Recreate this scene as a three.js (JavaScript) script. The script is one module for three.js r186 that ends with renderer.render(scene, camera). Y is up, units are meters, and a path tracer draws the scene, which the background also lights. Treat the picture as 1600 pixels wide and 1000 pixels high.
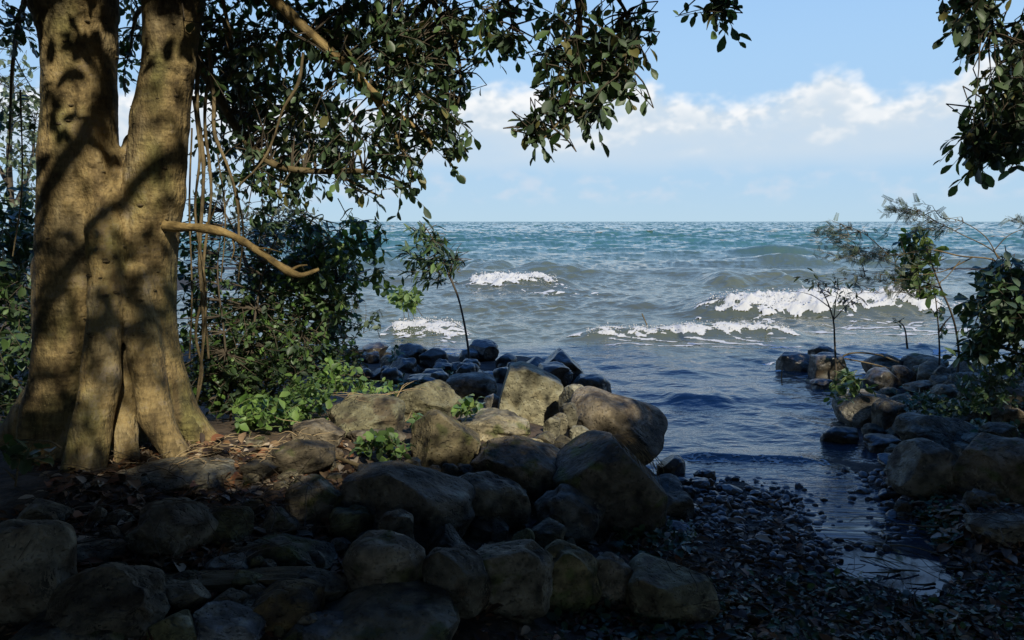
import * as THREE from 'three';
import { mergeGeometries, mergeVertices } from 'three/addons/utils/BufferGeometryUtils.js';
import { ImprovedNoise } from 'three/addons/math/ImprovedNoise.js';

// ---------------------------------------------------------------- camera, sun, sky, exposure
const W = 1600, H = 1000, F = 1142, EYE = 2.2, PITCH = Math.atan(154 / F);
const scene = new THREE.Scene();
const camera = new THREE.PerspectiveCamera(2 * Math.atan(500 / F) * 180 / Math.PI, W / H, 0.1, 30000);
camera.position.set(0, EYE, 0);
camera.rotation.x = -PITCH;
const renderer = new THREE.WebGLRenderer({ antialias: true });
renderer.setSize(1024, 640);
renderer.toneMapping = THREE.LinearToneMapping;
renderer.toneMappingExposure = 1.0;
renderer.shadowMap.enabled = true;
const SUN = new THREE.Vector3(0.333, 0.616, 0.714).normalize();
const sun = new THREE.DirectionalLight(new THREE.Color(1, 0.93, 0.78), 4.6);
sun.position.copy(SUN).multiplyScalar(60);
sun.castShadow = true; sun.shadow.mapSize.set(4096, 4096); sun.shadow.radius = 1.4;
Object.assign(sun.shadow.camera, { left: -30, right: 30, top: 30, bottom: -30, near: 1, far: 160 });
scene.add(sun);

// ---------------------------------------------------------------- helpers
const V = (x, y, z) => new THREE.Vector3(x, y, z);
const clamp = (x, a = 0, b = 1) => Math.min(b, Math.max(a, x));
const sst = (a, b, x) => { const t = clamp((x - a) / (b - a)); return t * t * (3 - 2 * t); };
const lerp = (a, b, t) => a + (b - a) * t;
function rng(seed) { let a = seed >>> 0; return () => { a = (a + 0x6D2B79F5) | 0; let t = Math.imul(a ^ (a >>> 15), 1 | a); t = (t + Math.imul(t ^ (t >>> 7), 61 | t)) ^ t; return ((t ^ (t >>> 14)) >>> 0) / 4294967296; }; }
const PN = new ImprovedNoise();
const noise = (x, y, z = 0) => PN.noise(x + 37.1, y + 11.7, z + 5.3);
function fbm(x, y, z = 0, o = 4) { let s = 0, a = 0.5; for (let i = 0; i < o; i++) { s += a * noise(x, y, z + i * 7.7); x *= 2.03; y *= 2.03; z *= 2.03; a *= 0.5; } return s; }
const cp = Math.cos(PITCH), sp = Math.sin(PITCH);
function ray(px, py) { const x = (px - 800) / F, y = (500 - py) / F; return V(x, y * cp - sp, -y * sp - cp); }
function P(px, py, d) { const r = ray(px, py); return r.multiplyScalar(d / -r.z).add(V(0, EYE, 0)); }        // the point d metres out (along -z) on a sight line
const mpp = (py, d) => d / F / -ray(800, py).z;                                                               // metres per pixel there
function onPlane(px, py, h) { const r = ray(px, py); return r.multiplyScalar((h - EYE) / r.y).add(V(0, EYE, 0)); }
function toPixel(p) { const y = p.y - EYE, a = -(y * -sp + p.z * cp) , u = y * cp - p.z * sp; const zz = -p.z * cp - y * sp; const up = y * cp + -p.z * sp; return [800 + F * p.x / zz, 500 - F * up / zz, zz]; }
const used = {};
function numbered(n) { const k = used[n] = (used[n] ?? -1) + 1; return k ? `${n}_${String(k).padStart(3, '0')}` : n; }
function tag(o, label, category, group, kind) { if (label) o.userData.label = label; if (category) o.userData.category = category; if (group) o.userData.group = group; if (kind) o.userData.kind = kind; return o; }
function add(name, geo, mat, parent) { const m = new THREE.Mesh(geo, mat); m.name = parent ? name : numbered(name); m.castShadow = m.receiveShadow = true; (parent || scene).add(m); return m; }
function thing(name, label, category, group) { const g = new THREE.Group(); g.name = numbered(name); scene.add(g); return tag(g, label, category, group); }

// tapered tube along points
function tube(pts, radii, seg = 6, div = 4, wob = 0, seed = 1) {
  const r = typeof radii === 'number' ? pts.map(() => radii) : radii;
  const n = (pts.length - 1) * div;
  const curve = pts.length > 2 ? new THREE.CatmullRomCurve3(pts, false, 'centripetal') : null;
  const pos = [], nor = [], uv = [], idx = [];
  let N = null, prev = null, len = 0;
  for (let i = 0; i <= n; i++) {
    const t = i / n, p = curve ? curve.getPoint(t) : pts[0].clone().lerp(pts[1], t);
    const q = curve ? curve.getPoint(Math.min(1, t + 1e-3)).sub(curve.getPoint(Math.max(0, t - 1e-3))) : pts[1].clone().sub(pts[0]);
    const T = q.normalize();
    if (!N) { N = Math.abs(T.y) < 0.9 ? V(0, 1, 0) : V(1, 0, 0); }
    N.addScaledVector(T, -N.dot(T)).normalize();
    const B = T.clone().cross(N), fi = t * (r.length - 1), k = Math.min(r.length - 2, Math.floor(fi));
    let rad = lerp(r[k], r[k + 1], fi - k);
    if (wob) rad *= 1 + wob * noise(len * 9, seed * 3.1, 2);
    if (prev) len += prev.distanceTo(p); prev = p;
    for (let j = 0; j <= seg; j++) {
      const a = j / seg * Math.PI * 2, d = N.clone().multiplyScalar(Math.cos(a)).addScaledVector(B, Math.sin(a));
      const rr = rad * (wob ? 1 + wob * 0.8 * noise(Math.cos(a) * 1.5 + seed, len * 5, Math.sin(a) * 1.5) : 1);
      pos.push(p.x + d.x * rr, p.y + d.y * rr, p.z + d.z * rr); nor.push(d.x, d.y, d.z); uv.push(a * rad * 2, len);
    }
  }
  for (let i = 0; i < n; i++) for (let j = 0; j < seg; j++) { const a = i * (seg + 1) + j, b = a + seg + 1; idx.push(a, a + 1, b, b, a + 1, b + 1); }
  const g = new THREE.BufferGeometry();
  g.setAttribute('position', new THREE.Float32BufferAttribute(pos, 3)); g.setAttribute('normal', new THREE.Float32BufferAttribute(nor, 3)); g.setAttribute('uv', new THREE.Float32BufferAttribute(uv, 2)); g.setIndex(idx);
  return g;
}
const px3 = (list) => list.map(([a, b, d]) => P(a, b, d));
function pxTube(list, r, ...o) { return tube(px3(list), r, ...o); }

// uv in metres by the main axis of each face; keeps smooth normals and vertex colours
function boxUV(g0) {
  const g = g0.index ? g0.toNonIndexed() : g0, p = g.attributes.position, uv = new Float32Array(p.count * 2);
  const a = V(), b = V(), c = V();
  for (let i = 0; i < p.count; i += 3) {
    a.fromBufferAttribute(p, i); b.fromBufferAttribute(p, i + 1); c.fromBufferAttribute(p, i + 2);
    const n = b.clone().sub(a).cross(c.clone().sub(a)), x = Math.abs(n.x), y = Math.abs(n.y), z = Math.abs(n.z);
    [a, b, c].forEach((v, k) => { const q = x > y && x > z ? [v.z, v.y] : y > z ? [v.x, v.z] : [v.x, v.y]; uv[(i + k) * 2] = q[0]; uv[(i + k) * 2 + 1] = q[1]; });
  }
  g.setAttribute('uv', new THREE.BufferAttribute(uv, 2));
  return g;
}

// ---------------------------------------------------------------- sky: air and clouds only
{
  const w = 4096, h = 2048, data = new Float32Array(w * h * 4), D = Math.PI / 180;
  const tops = [[-42, 9], [-36, 9.6], [-30, 8.8], [-24, 10], [-18, 9], [-12, 9.4], [-5, 9.0], [-4, 9.8], [-1.5, 11], [1, 10.6], [3, 10.2], [6, 10.4], [8, 11], [10, 10.8], [12, 9.9], [14, 9.5], [17, 9.2], [19, 9.6], [21, 10.4], [23, 11], [24.5, 10.5], [26, 9.2], [28, 9.3], [30, 9.6], [31.5, 11.2], [33, 11.4], [35, 10.4], [39, 9.5], [46, 9.6]];
  const topAt = (a) => { for (let i = 0; i < tops.length - 1; i++) if (a >= tops[i][0] && a < tops[i + 1][0]) return lerp(tops[i][1], tops[i + 1][1], sst(tops[i][0], tops[i + 1][0], a)); return null; };
  for (let j = 0; j < h; j++) {
    const el = ((j + 0.5) / h - 0.5) * 180, up = Math.max(0, el);
    const k = 1 - Math.exp(-up / 8.5), k2 = sst(10, 44, up);
    const base = [lerp(lerp(0.50, 0.365, k), 0.055, k2), lerp(lerp(0.685, 0.62, k), 0.215, k2), lerp(lerp(0.825, 0.96, k), 0.74, k2)];
    for (let i = 0; i < w; i++) {
      let c = base;
      if (el > 0.6 && el < 15) {
        const u = (i + 0.5) / w * 2 * Math.PI - Math.PI, x = Math.cos(u), z = Math.sin(u), a = Math.atan2(x, -z) / D;
        const X = x * 28, Z = z * 28, Y = el * 0.62;
        const n1 = fbm(X, Y * 1.3, Z, 5), n2 = fbm(X * 0.45 + 9, Y * 0.7, Z * 0.45, 4), n3 = fbm(X * 2.3, Y * 2.6 + 4, Z * 2.3, 4);
        const gen = 9.6 + 2.6 * noise(x * 6, 3, z * 6) + 1.2 * noise(x * 15, 7, z * 15);
        const own = topAt(a), fade = own === null ? 0 : sst(-42, -38, a) * (1 - sst(42, 46, a));
        const top = lerp(gen, own ?? gen, fade) + 1.5 * n1 - 0.3;
        const bottom = 3.7 + 1.1 * n2;
        let body = sst(-0.1, 1.25, top - el) * sst(-0.6, 1.6, el - bottom);
        const depth = top - el;
        const lump = sst(-0.05, 0.45, n1 + 0.7 * n3 + 0.25);
        const bright = clamp(1.25 * (1 - sst(0.0, 3.2, depth)) * lump + 0.7 * sst(0.02, 0.34, n2 + 0.25 * n3) * sst(bottom + 0.3, bottom + 3, el));
        body *= clamp(0.74 + 0.5 * bright + 0.45 * n2 + 0.18 * sst(5, 8, el));
        const col = [lerp(0.645, 0.94, bright), lerp(0.745, 0.96, bright), lerp(0.845, 0.98, bright)];
        c = [0, 1, 2].map((q) => lerp(base[q], col[q], clamp(body)));
        const low = 0.6 * sst(-0.1, 0.45, n1 + 0.6 * n2) * sst(0.8, 2.2, el) * (1 - sst(3.0, 4.6, el));
        c = c.map((v, q) => lerp(v, [0.66, 0.74, 0.85][q], low));
      }
      const o = (j * w + i) * 4; data[o] = c[0]; data[o + 1] = c[1]; data[o + 2] = c[2]; data[o + 3] = 1;
    }
  }
  const t = new THREE.DataTexture(data, w, h, THREE.RGBAFormat, THREE.FloatType);
  t.mapping = THREE.EquirectangularReflectionMapping; t.magFilter = t.minFilter = THREE.LinearFilter; t.needsUpdate = true;
  scene.background = t; scene.environment = t; scene.environmentIntensity = 1; scene.backgroundIntensity = 1;
}

// ---------------------------------------------------------------- textures (tileable)
function tileNoise(seed) {
  const R = rng(seed), g = new Float32Array(65536).map(() => R());
  const at = (x, y, p) => g[((((y % p) + p) % p) * 251 + (((x % p) + p) % p) * 17 + p * 7) & 65535];
  return (u, v, p) => { const x = u * p, y = v * p, i = Math.floor(x), j = Math.floor(y), a = x - i, b = y - j, s = a * a * (3 - 2 * a), t = b * b * (3 - 2 * b); return lerp(lerp(at(i, j, p), at(i + 1, j, p), s), lerp(at(i, j + 1, p), at(i + 1, j + 1, p), s), t); };
}
function texture(size, fn, srgb, rep = 1) {
  const d = new Uint8Array(size * size * 4);
  for (let j = 0; j < size; j++) for (let i = 0; i < size; i++) { const c = fn(i / size, j / size), o = (j * size + i) * 4; for (let q = 0; q < 3; q++) d[o + q] = clamp(Array.isArray(c) ? c[q] : c) * 255; d[o + 3] = 255; }
  const t = new THREE.DataTexture(d, size, size); t.wrapS = t.wrapT = THREE.RepeatWrapping; t.magFilter = THREE.LinearFilter; t.minFilter = THREE.LinearMipmapLinearFilter;
  if (srgb) t.colorSpace = THREE.SRGBColorSpace; t.repeat.set(rep, rep); t.needsUpdate = true; return t;
}
const tn = tileNoise(5), tn2 = tileNoise(9);
const oct = (f, u, v, p, o) => { let s = 0, a = 0.5; for (let i = 0; i < o; i++) { s += a * f(u, v, p); p *= 2; a *= 0.55; } return s; };
const rockCol = texture(1024, (u, v) => { const a = oct(tn, u, v, 6, 6), b = oct(tn2, u, v, 24, 4), s = tn(u, v, 220); let l = 0.80 + 0.95 * (a - 0.5) + 0.6 * (b - 0.45); if (s > 0.93) l += 0.22; if (tn2(u, v, 300) < 0.08) l -= 0.22; return [l * 1.02, l, l * 0.95]; }, true, 1.1);
const rockBump = texture(1024, (u, v) => { const a = oct(tn, u, v, 10, 6), b = tn2(u, v, 70); const pit = b < 0.25 ? (0.25 - b) * 1.6 : 0; return a * 0.9 - pit; }, false, 1.1);
const barkCol = texture(1024, (u, v) => { const a = oct(tn, u, v, 5, 6), b = oct(tn2, u * 3 % 1, v, 30, 4), h = oct(tn2, u, v * 4 % 1, 8, 4), s = tn(u, v, 150); let l = 0.78 + 0.8 * (a - 0.5) + 0.5 * (h - 0.45) + 0.4 * (b - 0.45); if (s > 0.9) l += 0.3; if (s < 0.06) l -= 0.2; return [l * 1.02, l, l * 0.88]; }, true, 1);
const barkBump = texture(1024, (u, v) => oct(tn, u, v * 2 % 1, 7, 6) * 0.5 + oct(tn2, u * 2 % 1, v, 16, 5) * 0.6, false, 1);

const ripple = texture(1024, (u, v) => oct(tn, u, v * 2 % 1, 9, 5) * 0.6 + oct(tn2, u, v * 2 % 1, 21, 4) * 0.35, false, 0.4);
const std = (o) => new THREE.MeshStandardMaterial(o);
const M = {
  rock: std({ vertexColors: true, map: rockCol, bumpMap: rockBump, bumpScale: 0.035, roughness: 0.88 }),
  wetRock: std({ vertexColors: true, map: rockCol, bumpMap: rockBump, bumpScale: 0.012, roughness: 0.3 }),
  bark: std({ vertexColors: true, map: barkCol, bumpMap: barkBump, bumpScale: 0.04, roughness: 0.88 }),
  branch: std({ color: new THREE.Color(0.17, 0.13, 0.075), map: barkCol, bumpMap: barkBump, bumpScale: 0.006, roughness: 0.9 }),
  paleBranch: std({ color: new THREE.Color(0.36, 0.26, 0.13), map: barkCol, bumpMap: barkBump, bumpScale: 0.008, roughness: 0.85 }),
  vine: std({ color: new THREE.Color(0.22, 0.17, 0.11), map: barkCol, bumpMap: barkBump, bumpScale: 0.006, roughness: 0.9 }),
  twig: std({ color: new THREE.Color(0.09, 0.07, 0.045), roughness: 0.9 }),
  greenStem: std({ color: new THREE.Color(0.12, 0.15, 0.05), roughness: 0.8 }),
  straw: std({ color: new THREE.Color(0.38, 0.28, 0.15), roughness: 0.9 }),
  soil: std({ vertexColors: true, map: rockCol, bumpMap: rockBump, bumpScale: 0.03, roughness: 0.95 }),
  foam: std({ color: new THREE.Color(0.52, 0.515, 0.485), roughness: 0.9 }),
  water: new THREE.MeshPhysicalMaterial({ vertexColors: true, roughness: 0.05, ior: 1.55, bumpMap: ripple, bumpScale: 0.024 }),
};
const leafMat = (r, g, b, tr = 0.25, rough = 0.75) => new THREE.MeshPhysicalMaterial({ color: new THREE.Color(r, g, b), roughness: rough, transmission: tr, thickness: 0, clearcoat: 0.35, clearcoatRoughness: 0.38, side: THREE.DoubleSide });

// ---------------------------------------------------------------- terrain height (water level is y = 0)
const ctl = [];
for (const [a, b, h] of [
  [100, 760, .72], [330, 700, .70], [30, 860, .66], [200, 850, .62], [120, 990, .58], [400, 760, .62], [450, 690, .64], [350, 950, .54], [500, 1000, .48], [600, 900, .48], [560, 760, .54], [560, 670, .55], [700, 700, .42],
  [640, 650, .48], [700, 605, .25], [655, 572, .03], [760, 575, -.02], [600, 556, -.02], [560, 590, .22], [700, 800, .40], [800, 900, .33], [700, 980, .40], [830, 680, .36], [900, 850, .2], [880, 960, .18], [1040, 690, -.12], [905, 595, -.06], [950, 610, -.1], [1010, 640, -.16],
  [1060, 775, .01], [1075, 745, -.05], [1110, 772, .01], [1110, 800, .05], [1180, 785, .015], [1240, 795, .0], [1160, 850, .09], [1250, 865, .06], [1050, 870, .14], [1000, 960, .16], [1150, 960, .14], [1300, 965, .07], [1290, 900, .05],
  [1400, 890, -.035], [1425, 915, -.02], [1370, 850, -.025], [1340, 800, -.03], [1300, 765, -.05], [1320, 840, .02], [1200, 740, -.06], [1200, 700, -.15], [1150, 650, -.3], [1200, 600, -.5], [1000, 560, -.5], [1100, 520, -.8],
  [1430, 840, .06], [1480, 890, .1], [1500, 965, .14], [1390, 965, .04], [1560, 800, .24], [1420, 770, .06], [1480, 740, .22], [1395, 700, -.15], [1412, 722, -.1], [1450, 650, .14], [1550, 680, .34], [1340, 655, -.1], [1400, 600, .04], [1500, 600, .2], [1590, 600, .38], [1290, 590, -.14], [1420, 565, -.1], [1425, 702, -.15], [1440, 684, -.1], [1560, 560, -.06], [1300, 640, -.15],
]) { const p = onPlane(a, b, h); ctl.push([p.x, p.z, h]); }
ctl.push([0, 2, .6], [3, -1.5, .3], [-6, 0, .8], [6, 0, .5], [0, 9, .9], [-9, 9, 1.0], [9, 9, .9], [-7, -6, .8], [-6, -10, .45], [-7, -14, -.05], [-14, -14, .2], [-22, -12, .9], [-30, -26, -.4], [-5, -16, -.5], [9, -6, .7], [9, -10, .4], [10, -14, -.2], [24, -10, .8], [20, -20, -.6], [0, -16, -.9], [6, -18, -.9], [-3, -20, -1], [-25, 10, 1.2], [25, 10, 1.2], [0, 40, 1.5], [-40, 40, 1.5], [40, 40, 1.5], [-50, -10, 1], [50, -8, 1], [-50, -40, -1.5], [50, -40, -1.5], [0, -50, -2], [-90, -6, 1], [90, -6, 1], [-90, -60, -2], [90, -60, -2]);
const inlet = [[1285, 762, .42], [1340, 796, .34], [1372, 840, .36], [1398, 878, .36], [1430, 912, .19]].map(([a, b, w]) => { const p = onPlane(a, b, 0); return [p.x, p.z, w]; });
function groundAt(x, z) {
  let s = 0, w = 0;
  for (const [a, b, h] of ctl) { const d = (x - a) ** 2 + (z - b) ** 2 + 0.006, k = 1 / (d * Math.sqrt(d)); s += k * h; w += k; }
  let y = s / w + 0.012 * noise(x * 3, z * 3, 1) + 0.006 * noise(x * 11, z * 11, 4);
  if (x > 1 && x < 4.5 && z < -3 && z > -7) { let e = 9; for (let i = 0; i < inlet.length - 1; i++) { const [ax, az, aw] = inlet[i], [bx, bz, bw] = inlet[i + 1], t = clamp(((x - ax) * (bx - ax) + (z - az) * (bz - az)) / ((bx - ax) ** 2 + (bz - az) ** 2)); e = Math.min(e, Math.hypot(x - lerp(ax, bx, t), z - lerp(az, bz, t)) / lerp(aw, bw, t)); } e += 0.35 * noise(x * 6, z * 6, 2); y = lerp(Math.min(y, -0.022), y, sst(0.7, 1.5, e)); }
  return y;
}
const GN = 340, GM = 300, gcache = new Float32Array(GN * GM); for (let j = 0; j < GM; j++) for (let i = 0; i < GN; i++) gcache[j * GN + i] = groundAt(-8.5 + i * 0.05, -14.9 + j * 0.05);
function ground(x, z) { const u = (x + 8.5) / 0.05, v = (z + 14.9) / 0.05; if (u < 0 || v < 0 || u >= GN - 1 || v >= GM - 1) return groundAt(x, z); const i = Math.floor(u), j = Math.floor(v), a = u - i, b = v - j, o = j * GN + i; return lerp(lerp(gcache[o], gcache[o + 1], a), lerp(gcache[o + GN], gcache[o + GN + 1], a), b); }
function groundHit(px, py) { const r = ray(px, py); let t = 1.5; for (; t < 40; t += 0.03) { const y = EYE + r.y * t; if (y < Math.max(ground(r.x * t, r.z * t), -0.02)) break; } return -r.z * t; }
{
  const axis = (lo, hi, a, b, s) => { const o = []; let x = a, g = s; while (x > lo) { g *= 1.16; x -= g; o.unshift(Math.max(lo, x)); } for (x = a; x < b; x += s) o.push(x); g = s; while (x < hi) { o.push(x); g *= 1.16; x += g; } o.push(hi); return o; };
  const xs = axis(-140, 140, -6, 7, 0.06), zs = axis(-70, 90, -14, -1, 0.06);
  const pos = [], col = [], uv = [], idx = [];
  for (const z of zs) for (const x of xs) {
    const y = ground(x, z); pos.push(x, y, z); uv.push(x, z);
    const wet = 1 - sst(0.02, 0.14, y), n = 1 + 0.5 * fbm(x * 2, z * 2, 3, 3);
    col.push(lerp(0.10, 0.035, wet) * n, lerp(0.07, 0.032, wet) * n, lerp(0.045, 0.028, wet) * n);
  }
  const nx = xs.length;
  for (let j = 0; j < zs.length - 1; j++) for (let i = 0; i < nx - 1; i++) { const a = j * nx + i; idx.push(a, a + nx, a + 1, a + 1, a + nx, a + nx + 1); }
  const g = new THREE.BufferGeometry();
  g.setAttribute('position', new THREE.Float32BufferAttribute(pos, 3)); g.setAttribute('color', new THREE.Float32BufferAttribute(col, 3)); g.setAttribute('uv', new THREE.Float32BufferAttribute(uv, 2)); g.setIndex(idx); g.computeVertexNormals();
  tag(add('ground', g, M.soil), null, null, null, 'structure');
}

// ---------------------------------------------------------------- lake
const swell = [], chop = [];
{ const R = rng(77);
  for (let i = 0; i < 22; i++) { const L = lerp(2.6, 10, R() ** 1.5), a = (R() + R() - 1) * 0.75 - 0.12; swell.push([Math.sin(a) * 2 * Math.PI / L, Math.cos(a) * 2 * Math.PI / L, R() * 6.28, 0.0075 * L * (0.6 + 0.8 * R())]); }
  for (let i = 0; i < 38; i++) { const L = lerp(0.16, 1.9, R() ** 1.5), a = (R() + R() - 1) * 1.5 - 0.15; chop.push([Math.sin(a) * 2 * Math.PI / L, Math.cos(a) * 2 * Math.PI / L, R() * 6.28, 0.0115 * L * (0.6 + 0.8 * R())]); } }
// breaking and swelling crests: pixel span, crest depth, height, slant, length of face and back
const crests = [
  { a: 700, b: 920, d: 24.5, h: .50, k: .03, f: .75, back: 2.0 }, { a: 1050, b: 1540, d: 18.0, h: .52, k: -.07, f: .6, back: 1.7 }, { a: 860, b: 1290, d: 14.0, h: .24, k: -.10, f: .35, back: 1.0 }, { a: 590, b: 745, d: 14.6, h: .24, k: .1, f: .4, back: 1.0 },
  { a: 720, b: 815, d: 34, h: .55, k: .02, f: 1.2, back: 2.4 }, { a: 800, b: 930, d: 32, h: .36, k: -.05, f: 1.2, back: 2.2 }, { a: 1090, b: 1250, d: 27, h: .42, k: .04, f: 1.1, back: 2 }, { a: 540, b: 720, d: 27, h: .40, k: .03, f: 1, back: 2 },
  { a: 1060, b: 1310, d: 6.62, h: .05, k: .14, f: .07, back: .2 }, { a: 1040, b: 1150, d: 9.0, h: .07, k: .1, f: .25, back: .35 }, { a: 1100, b: 1330, d: 21, h: .16, k: .03, f: .8, back: 1.2 }, { a: 700, b: 900, d: 20.5, h: .13, k: -.03, f: .6, back: 1 }, { a: 1500, b: 1750, d: 16, h: .3, k: .05, f: .5, back: 1 },
];
for (const c of crests) { c.xa = P(c.a, 500, c.d).x; c.xb = P(c.b, 500, c.d).x; c.xm = (c.xa + c.xb) / 2; c.w = (c.xb - c.xa) / 2; c.zc = (x) => -c.d + c.k * (x - c.xm) + 0.22 * c.f * fbm(x * 0.9, c.d, 1, 3) * 2; }
function lake(x, z) {
  const d = -z, out = Math.hypot(x * 0.8, z);
  const sa = sst(9, 42, d) * 0.86 + 0.05 * sst(7, 12, d), ca = 0.012 + 0.52 * sst(4.9, 8.5, d) + 0.42 * sst(9, 20, d);
  let s = 0, c = 0;
  for (const w of swell) { const q = Math.sin(w[0] * x + w[1] * z + w[2]); s += w[3] * q; }
  const near = out < 140 ? 1 : 1.15;
  const wx = x + 0.25 * noise(x * 0.7, z * 0.7, 9), wz = z + 0.25 * noise(x * 0.6, z * 0.6, 2);
  for (const w of chop) { const q = Math.sin(w[0] * wx + w[1] * wz + w[2]); c += w[3] * (1 - 2 * Math.abs(Math.sin(0.5 * (w[0] * wx + w[1] * wz + w[2])))) * 0.8 + w[3] * 0.4 * q; }
  s = s > 0 ? s * (1 + 1.6 * s) : s * 0.8;
  const gust = 0.75 + 0.6 * noise(x * 0.25, z * 0.4, 6);
  let y = s * sa + c * ca * near * gust;
  if (d < 45) for (const k of crests) {
    if (x < k.xa - 2 || x > k.xb + 2) continue;
    const u = z - k.zc(x), e = sst(-1.05, -0.55, (x - k.xm) / k.w) * (1 - sst(0.55, 1.05, (x - k.xm) / k.w));
    if (e <= 0 || u > k.f * 3 || u < -k.back * 3) continue;
    y += k.h * e * (0.85 + 0.3 * noise(x * 0.8, k.d)) * (u > 0 ? Math.exp(-((u / k.f) ** 2)) : Math.exp(-((u / k.back) ** 2)));
  }
  return y;
}
{
  const rows = []; for (let d = 2.6; d < 34; d *= 1.0037) rows.push(d); for (let d = 34; d < 140; d *= 1.009) rows.push(d); for (let d = 140; d < 9000; d *= 1.021) rows.push(d); rows.push(9000);
  const cols = []; for (let i = -340; i <= 340; i++) { const s = i / 340; cols.push(0.84 * s + 4 * s ** 15); }
  const nx = cols.length, pos = new Float32Array(rows.length * nx * 3), nor = new Float32Array(pos.length), col = new Float32Array(pos.length), uvs = new Float32Array(rows.length * nx * 2), idx = [];
  let o = 0;
  for (const d of rows) for (const c of cols) {
    const x = d * c, z = -d, y = lake(x, z), e = Math.max(0.012, Math.min(0.12, d * 0.0022));
    const nx_ = -(lake(x + e, z) - y) / e, nz_ = -(lake(x, z + e) - y) / e + 0.13 * sst(35, 140, d), il = 1 / Math.hypot(nx_, 1, nz_);
    { const us = lerp(0.03, 1, sst(4.7, 6.2, d)); uvs[o / 3 * 2] = x * us; uvs[o / 3 * 2 + 1] = (z + 4.7) * us; } pos[o] = x; pos[o + 1] = d > 3000 ? 0 : y; pos[o + 2] = z; nor[o] = nx_ * il; nor[o + 1] = il; nor[o + 2] = nz_ * il;
    const m = 1 - sst(20, 70, d + 14 * fbm(x * 0.05, z * 0.05, 2, 3)), n = 1 + 0.25 * noise(x * 0.12, z * 0.12, 8), far = sst(60, 400, d);
    const br = [0.098, 0.106, 0.058], te = [lerp(0.05, 0.06, far), lerp(0.125, 0.135, far), lerp(0.098, 0.108, far)];
    const clear = 1 - sst(9.5, 14.5, d + 1.2 * noise(x * 0.4, z * 0.4, 5)), bed = [0.02, 0.035, 0.048];
    for (let q = 0; q < 3; q++) col[o + q] = lerp(lerp(te[q], br[q], m) * n, bed[q], clear);
    o += 3;
  }
  for (let j = 0; j < rows.length - 1; j++) for (let i = 0; i < nx - 1; i++) { const a = j * nx + i; idx.push(a, a + 1, a + nx, a + 1, a + nx + 1, a + nx); }
  const g = new THREE.BufferGeometry();
  g.setAttribute('position', new THREE.BufferAttribute(pos, 3)); g.setAttribute('normal', new THREE.BufferAttribute(nor, 3)); g.setAttribute('color', new THREE.BufferAttribute(col, 3)); g.setAttribute('uv', new THREE.BufferAttribute(uvs, 2)); g.setIndex(idx);
  tag(add('lake_water', g, M.water), null, null, null, 'structure');
}

// foam: lumpy sheets of bubbles on the crests, torn open where the noise is low
function foamSheet(x0, x1, zf, t0, t1, step, lump, keep, seed) {
  const nx = Math.ceil((x1 - x0) / step), nt = Math.ceil((t1 - t0) / step), pos = [], idx = [], ok = [];
  for (let j = 0; j <= nt; j++) for (let i = 0; i <= nx; i++) {
    const s = i / nx, x = lerp(x0, x1, s), t = lerp(t0, t1, j / nt), z = zf(x) + t + 0.03 * noise(x * 9, t * 9, seed), k = keep(s, t, x, z);
    const n = fbm(x * 3.2, z * 4.5, seed, 5), f2 = 0.5 + 0.5 * noise(x * 13, z * 13, seed + 3);
    const q = k + 1.0 * n + 0.25 * noise(x * 1.1, z * 1.1, seed + 9); ok.push(q);
    pos.push(x, lake(x, z) + 0.004 + lump * clamp(q * 1.1) * (0.3 + 1.0 * clamp(n + 0.35) + 0.3 * f2), z);
  }
  const w = nx + 1;
  for (let j = 0; j < nt; j++) for (let i = 0; i < nx; i++) { const a = j * w + i; if (Math.min(ok[a], ok[a + 1], ok[a + w]) > 0) idx.push(a, a + w, a + 1); if (Math.min(ok[a + 1], ok[a + w], ok[a + w + 1]) > 0) idx.push(a + 1, a + w, a + w + 1); }
  let g = new THREE.BufferGeometry(); g.setAttribute('position', new THREE.Float32BufferAttribute(pos, 3)); g.setIndex(idx); g.computeVertexNormals();
  return g;
}
function breaker(c, pa, pb, label, lump, t0, t1, step, thick, seed, spray = 300) {
  const o = thing('wave_foam', label, 'foam');
  const x0 = P(pa, 500, c.d).x, x1 = P(pb, 500, c.d).x;
  add('foam_crest', foamSheet(x0, x1, c.zc, t0, t1, step, lump, (s, t, x) => { const e = Math.min(sst(0, 0.16, s), 1 - sst(0.72, 1, s)); const v = (t - t0) / (t1 - t0); return thick * e * sst(0, 0.2, v) * (1 - sst(0.55, 1, v + 0.35 * noise(x * 2.2, seed, 1))) - 0.2; }, seed), M.foam, o);
  const R = rng(seed), im = new THREE.InstancedMesh(new THREE.IcosahedronGeometry(1, 1), M.foam, spray), m = new THREE.Matrix4();
  for (let i = 0; i < spray; i++) { const s = 0.1 + 0.8 * R(), x = lerp(x0, x1, s), z = c.zc(x) + lerp(t0, t1 * 0.7, R()), r = (0.005 + 0.016 * R() ** 3) * (c.d / 17); m.makeScale(r, r, r).setPosition(x, lake(x, z) + lump * (0.2 + 1.2 * R() * R()), z); im.setMatrixAt(i, m); }
  im.name = 'spray'; im.userData.kind = 'stuff'; o.add(im);
}
breaker(crests[0], 722, 885, 'white foam on the far breaking wave beside the leaning sapling', .15, -.3, .9, .035, .58, 11, 500);
breaker(crests[1], 1062, 1520, 'longest band of white foam on the breaking wave before the right bank', .15, -.28, .8, .03, .56, 12, 1200);
breaker(crests[2], 872, 1280, 'thin broken foam line on the wave nearest the cove', .06, -.18, .4, .02, .3, 13, 700);
breaker(crests[3], 600, 735, 'grey white foam washing over the dark rocks at the left shore', .08, -.35, .9, .022, .38, 14, 500);
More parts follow.
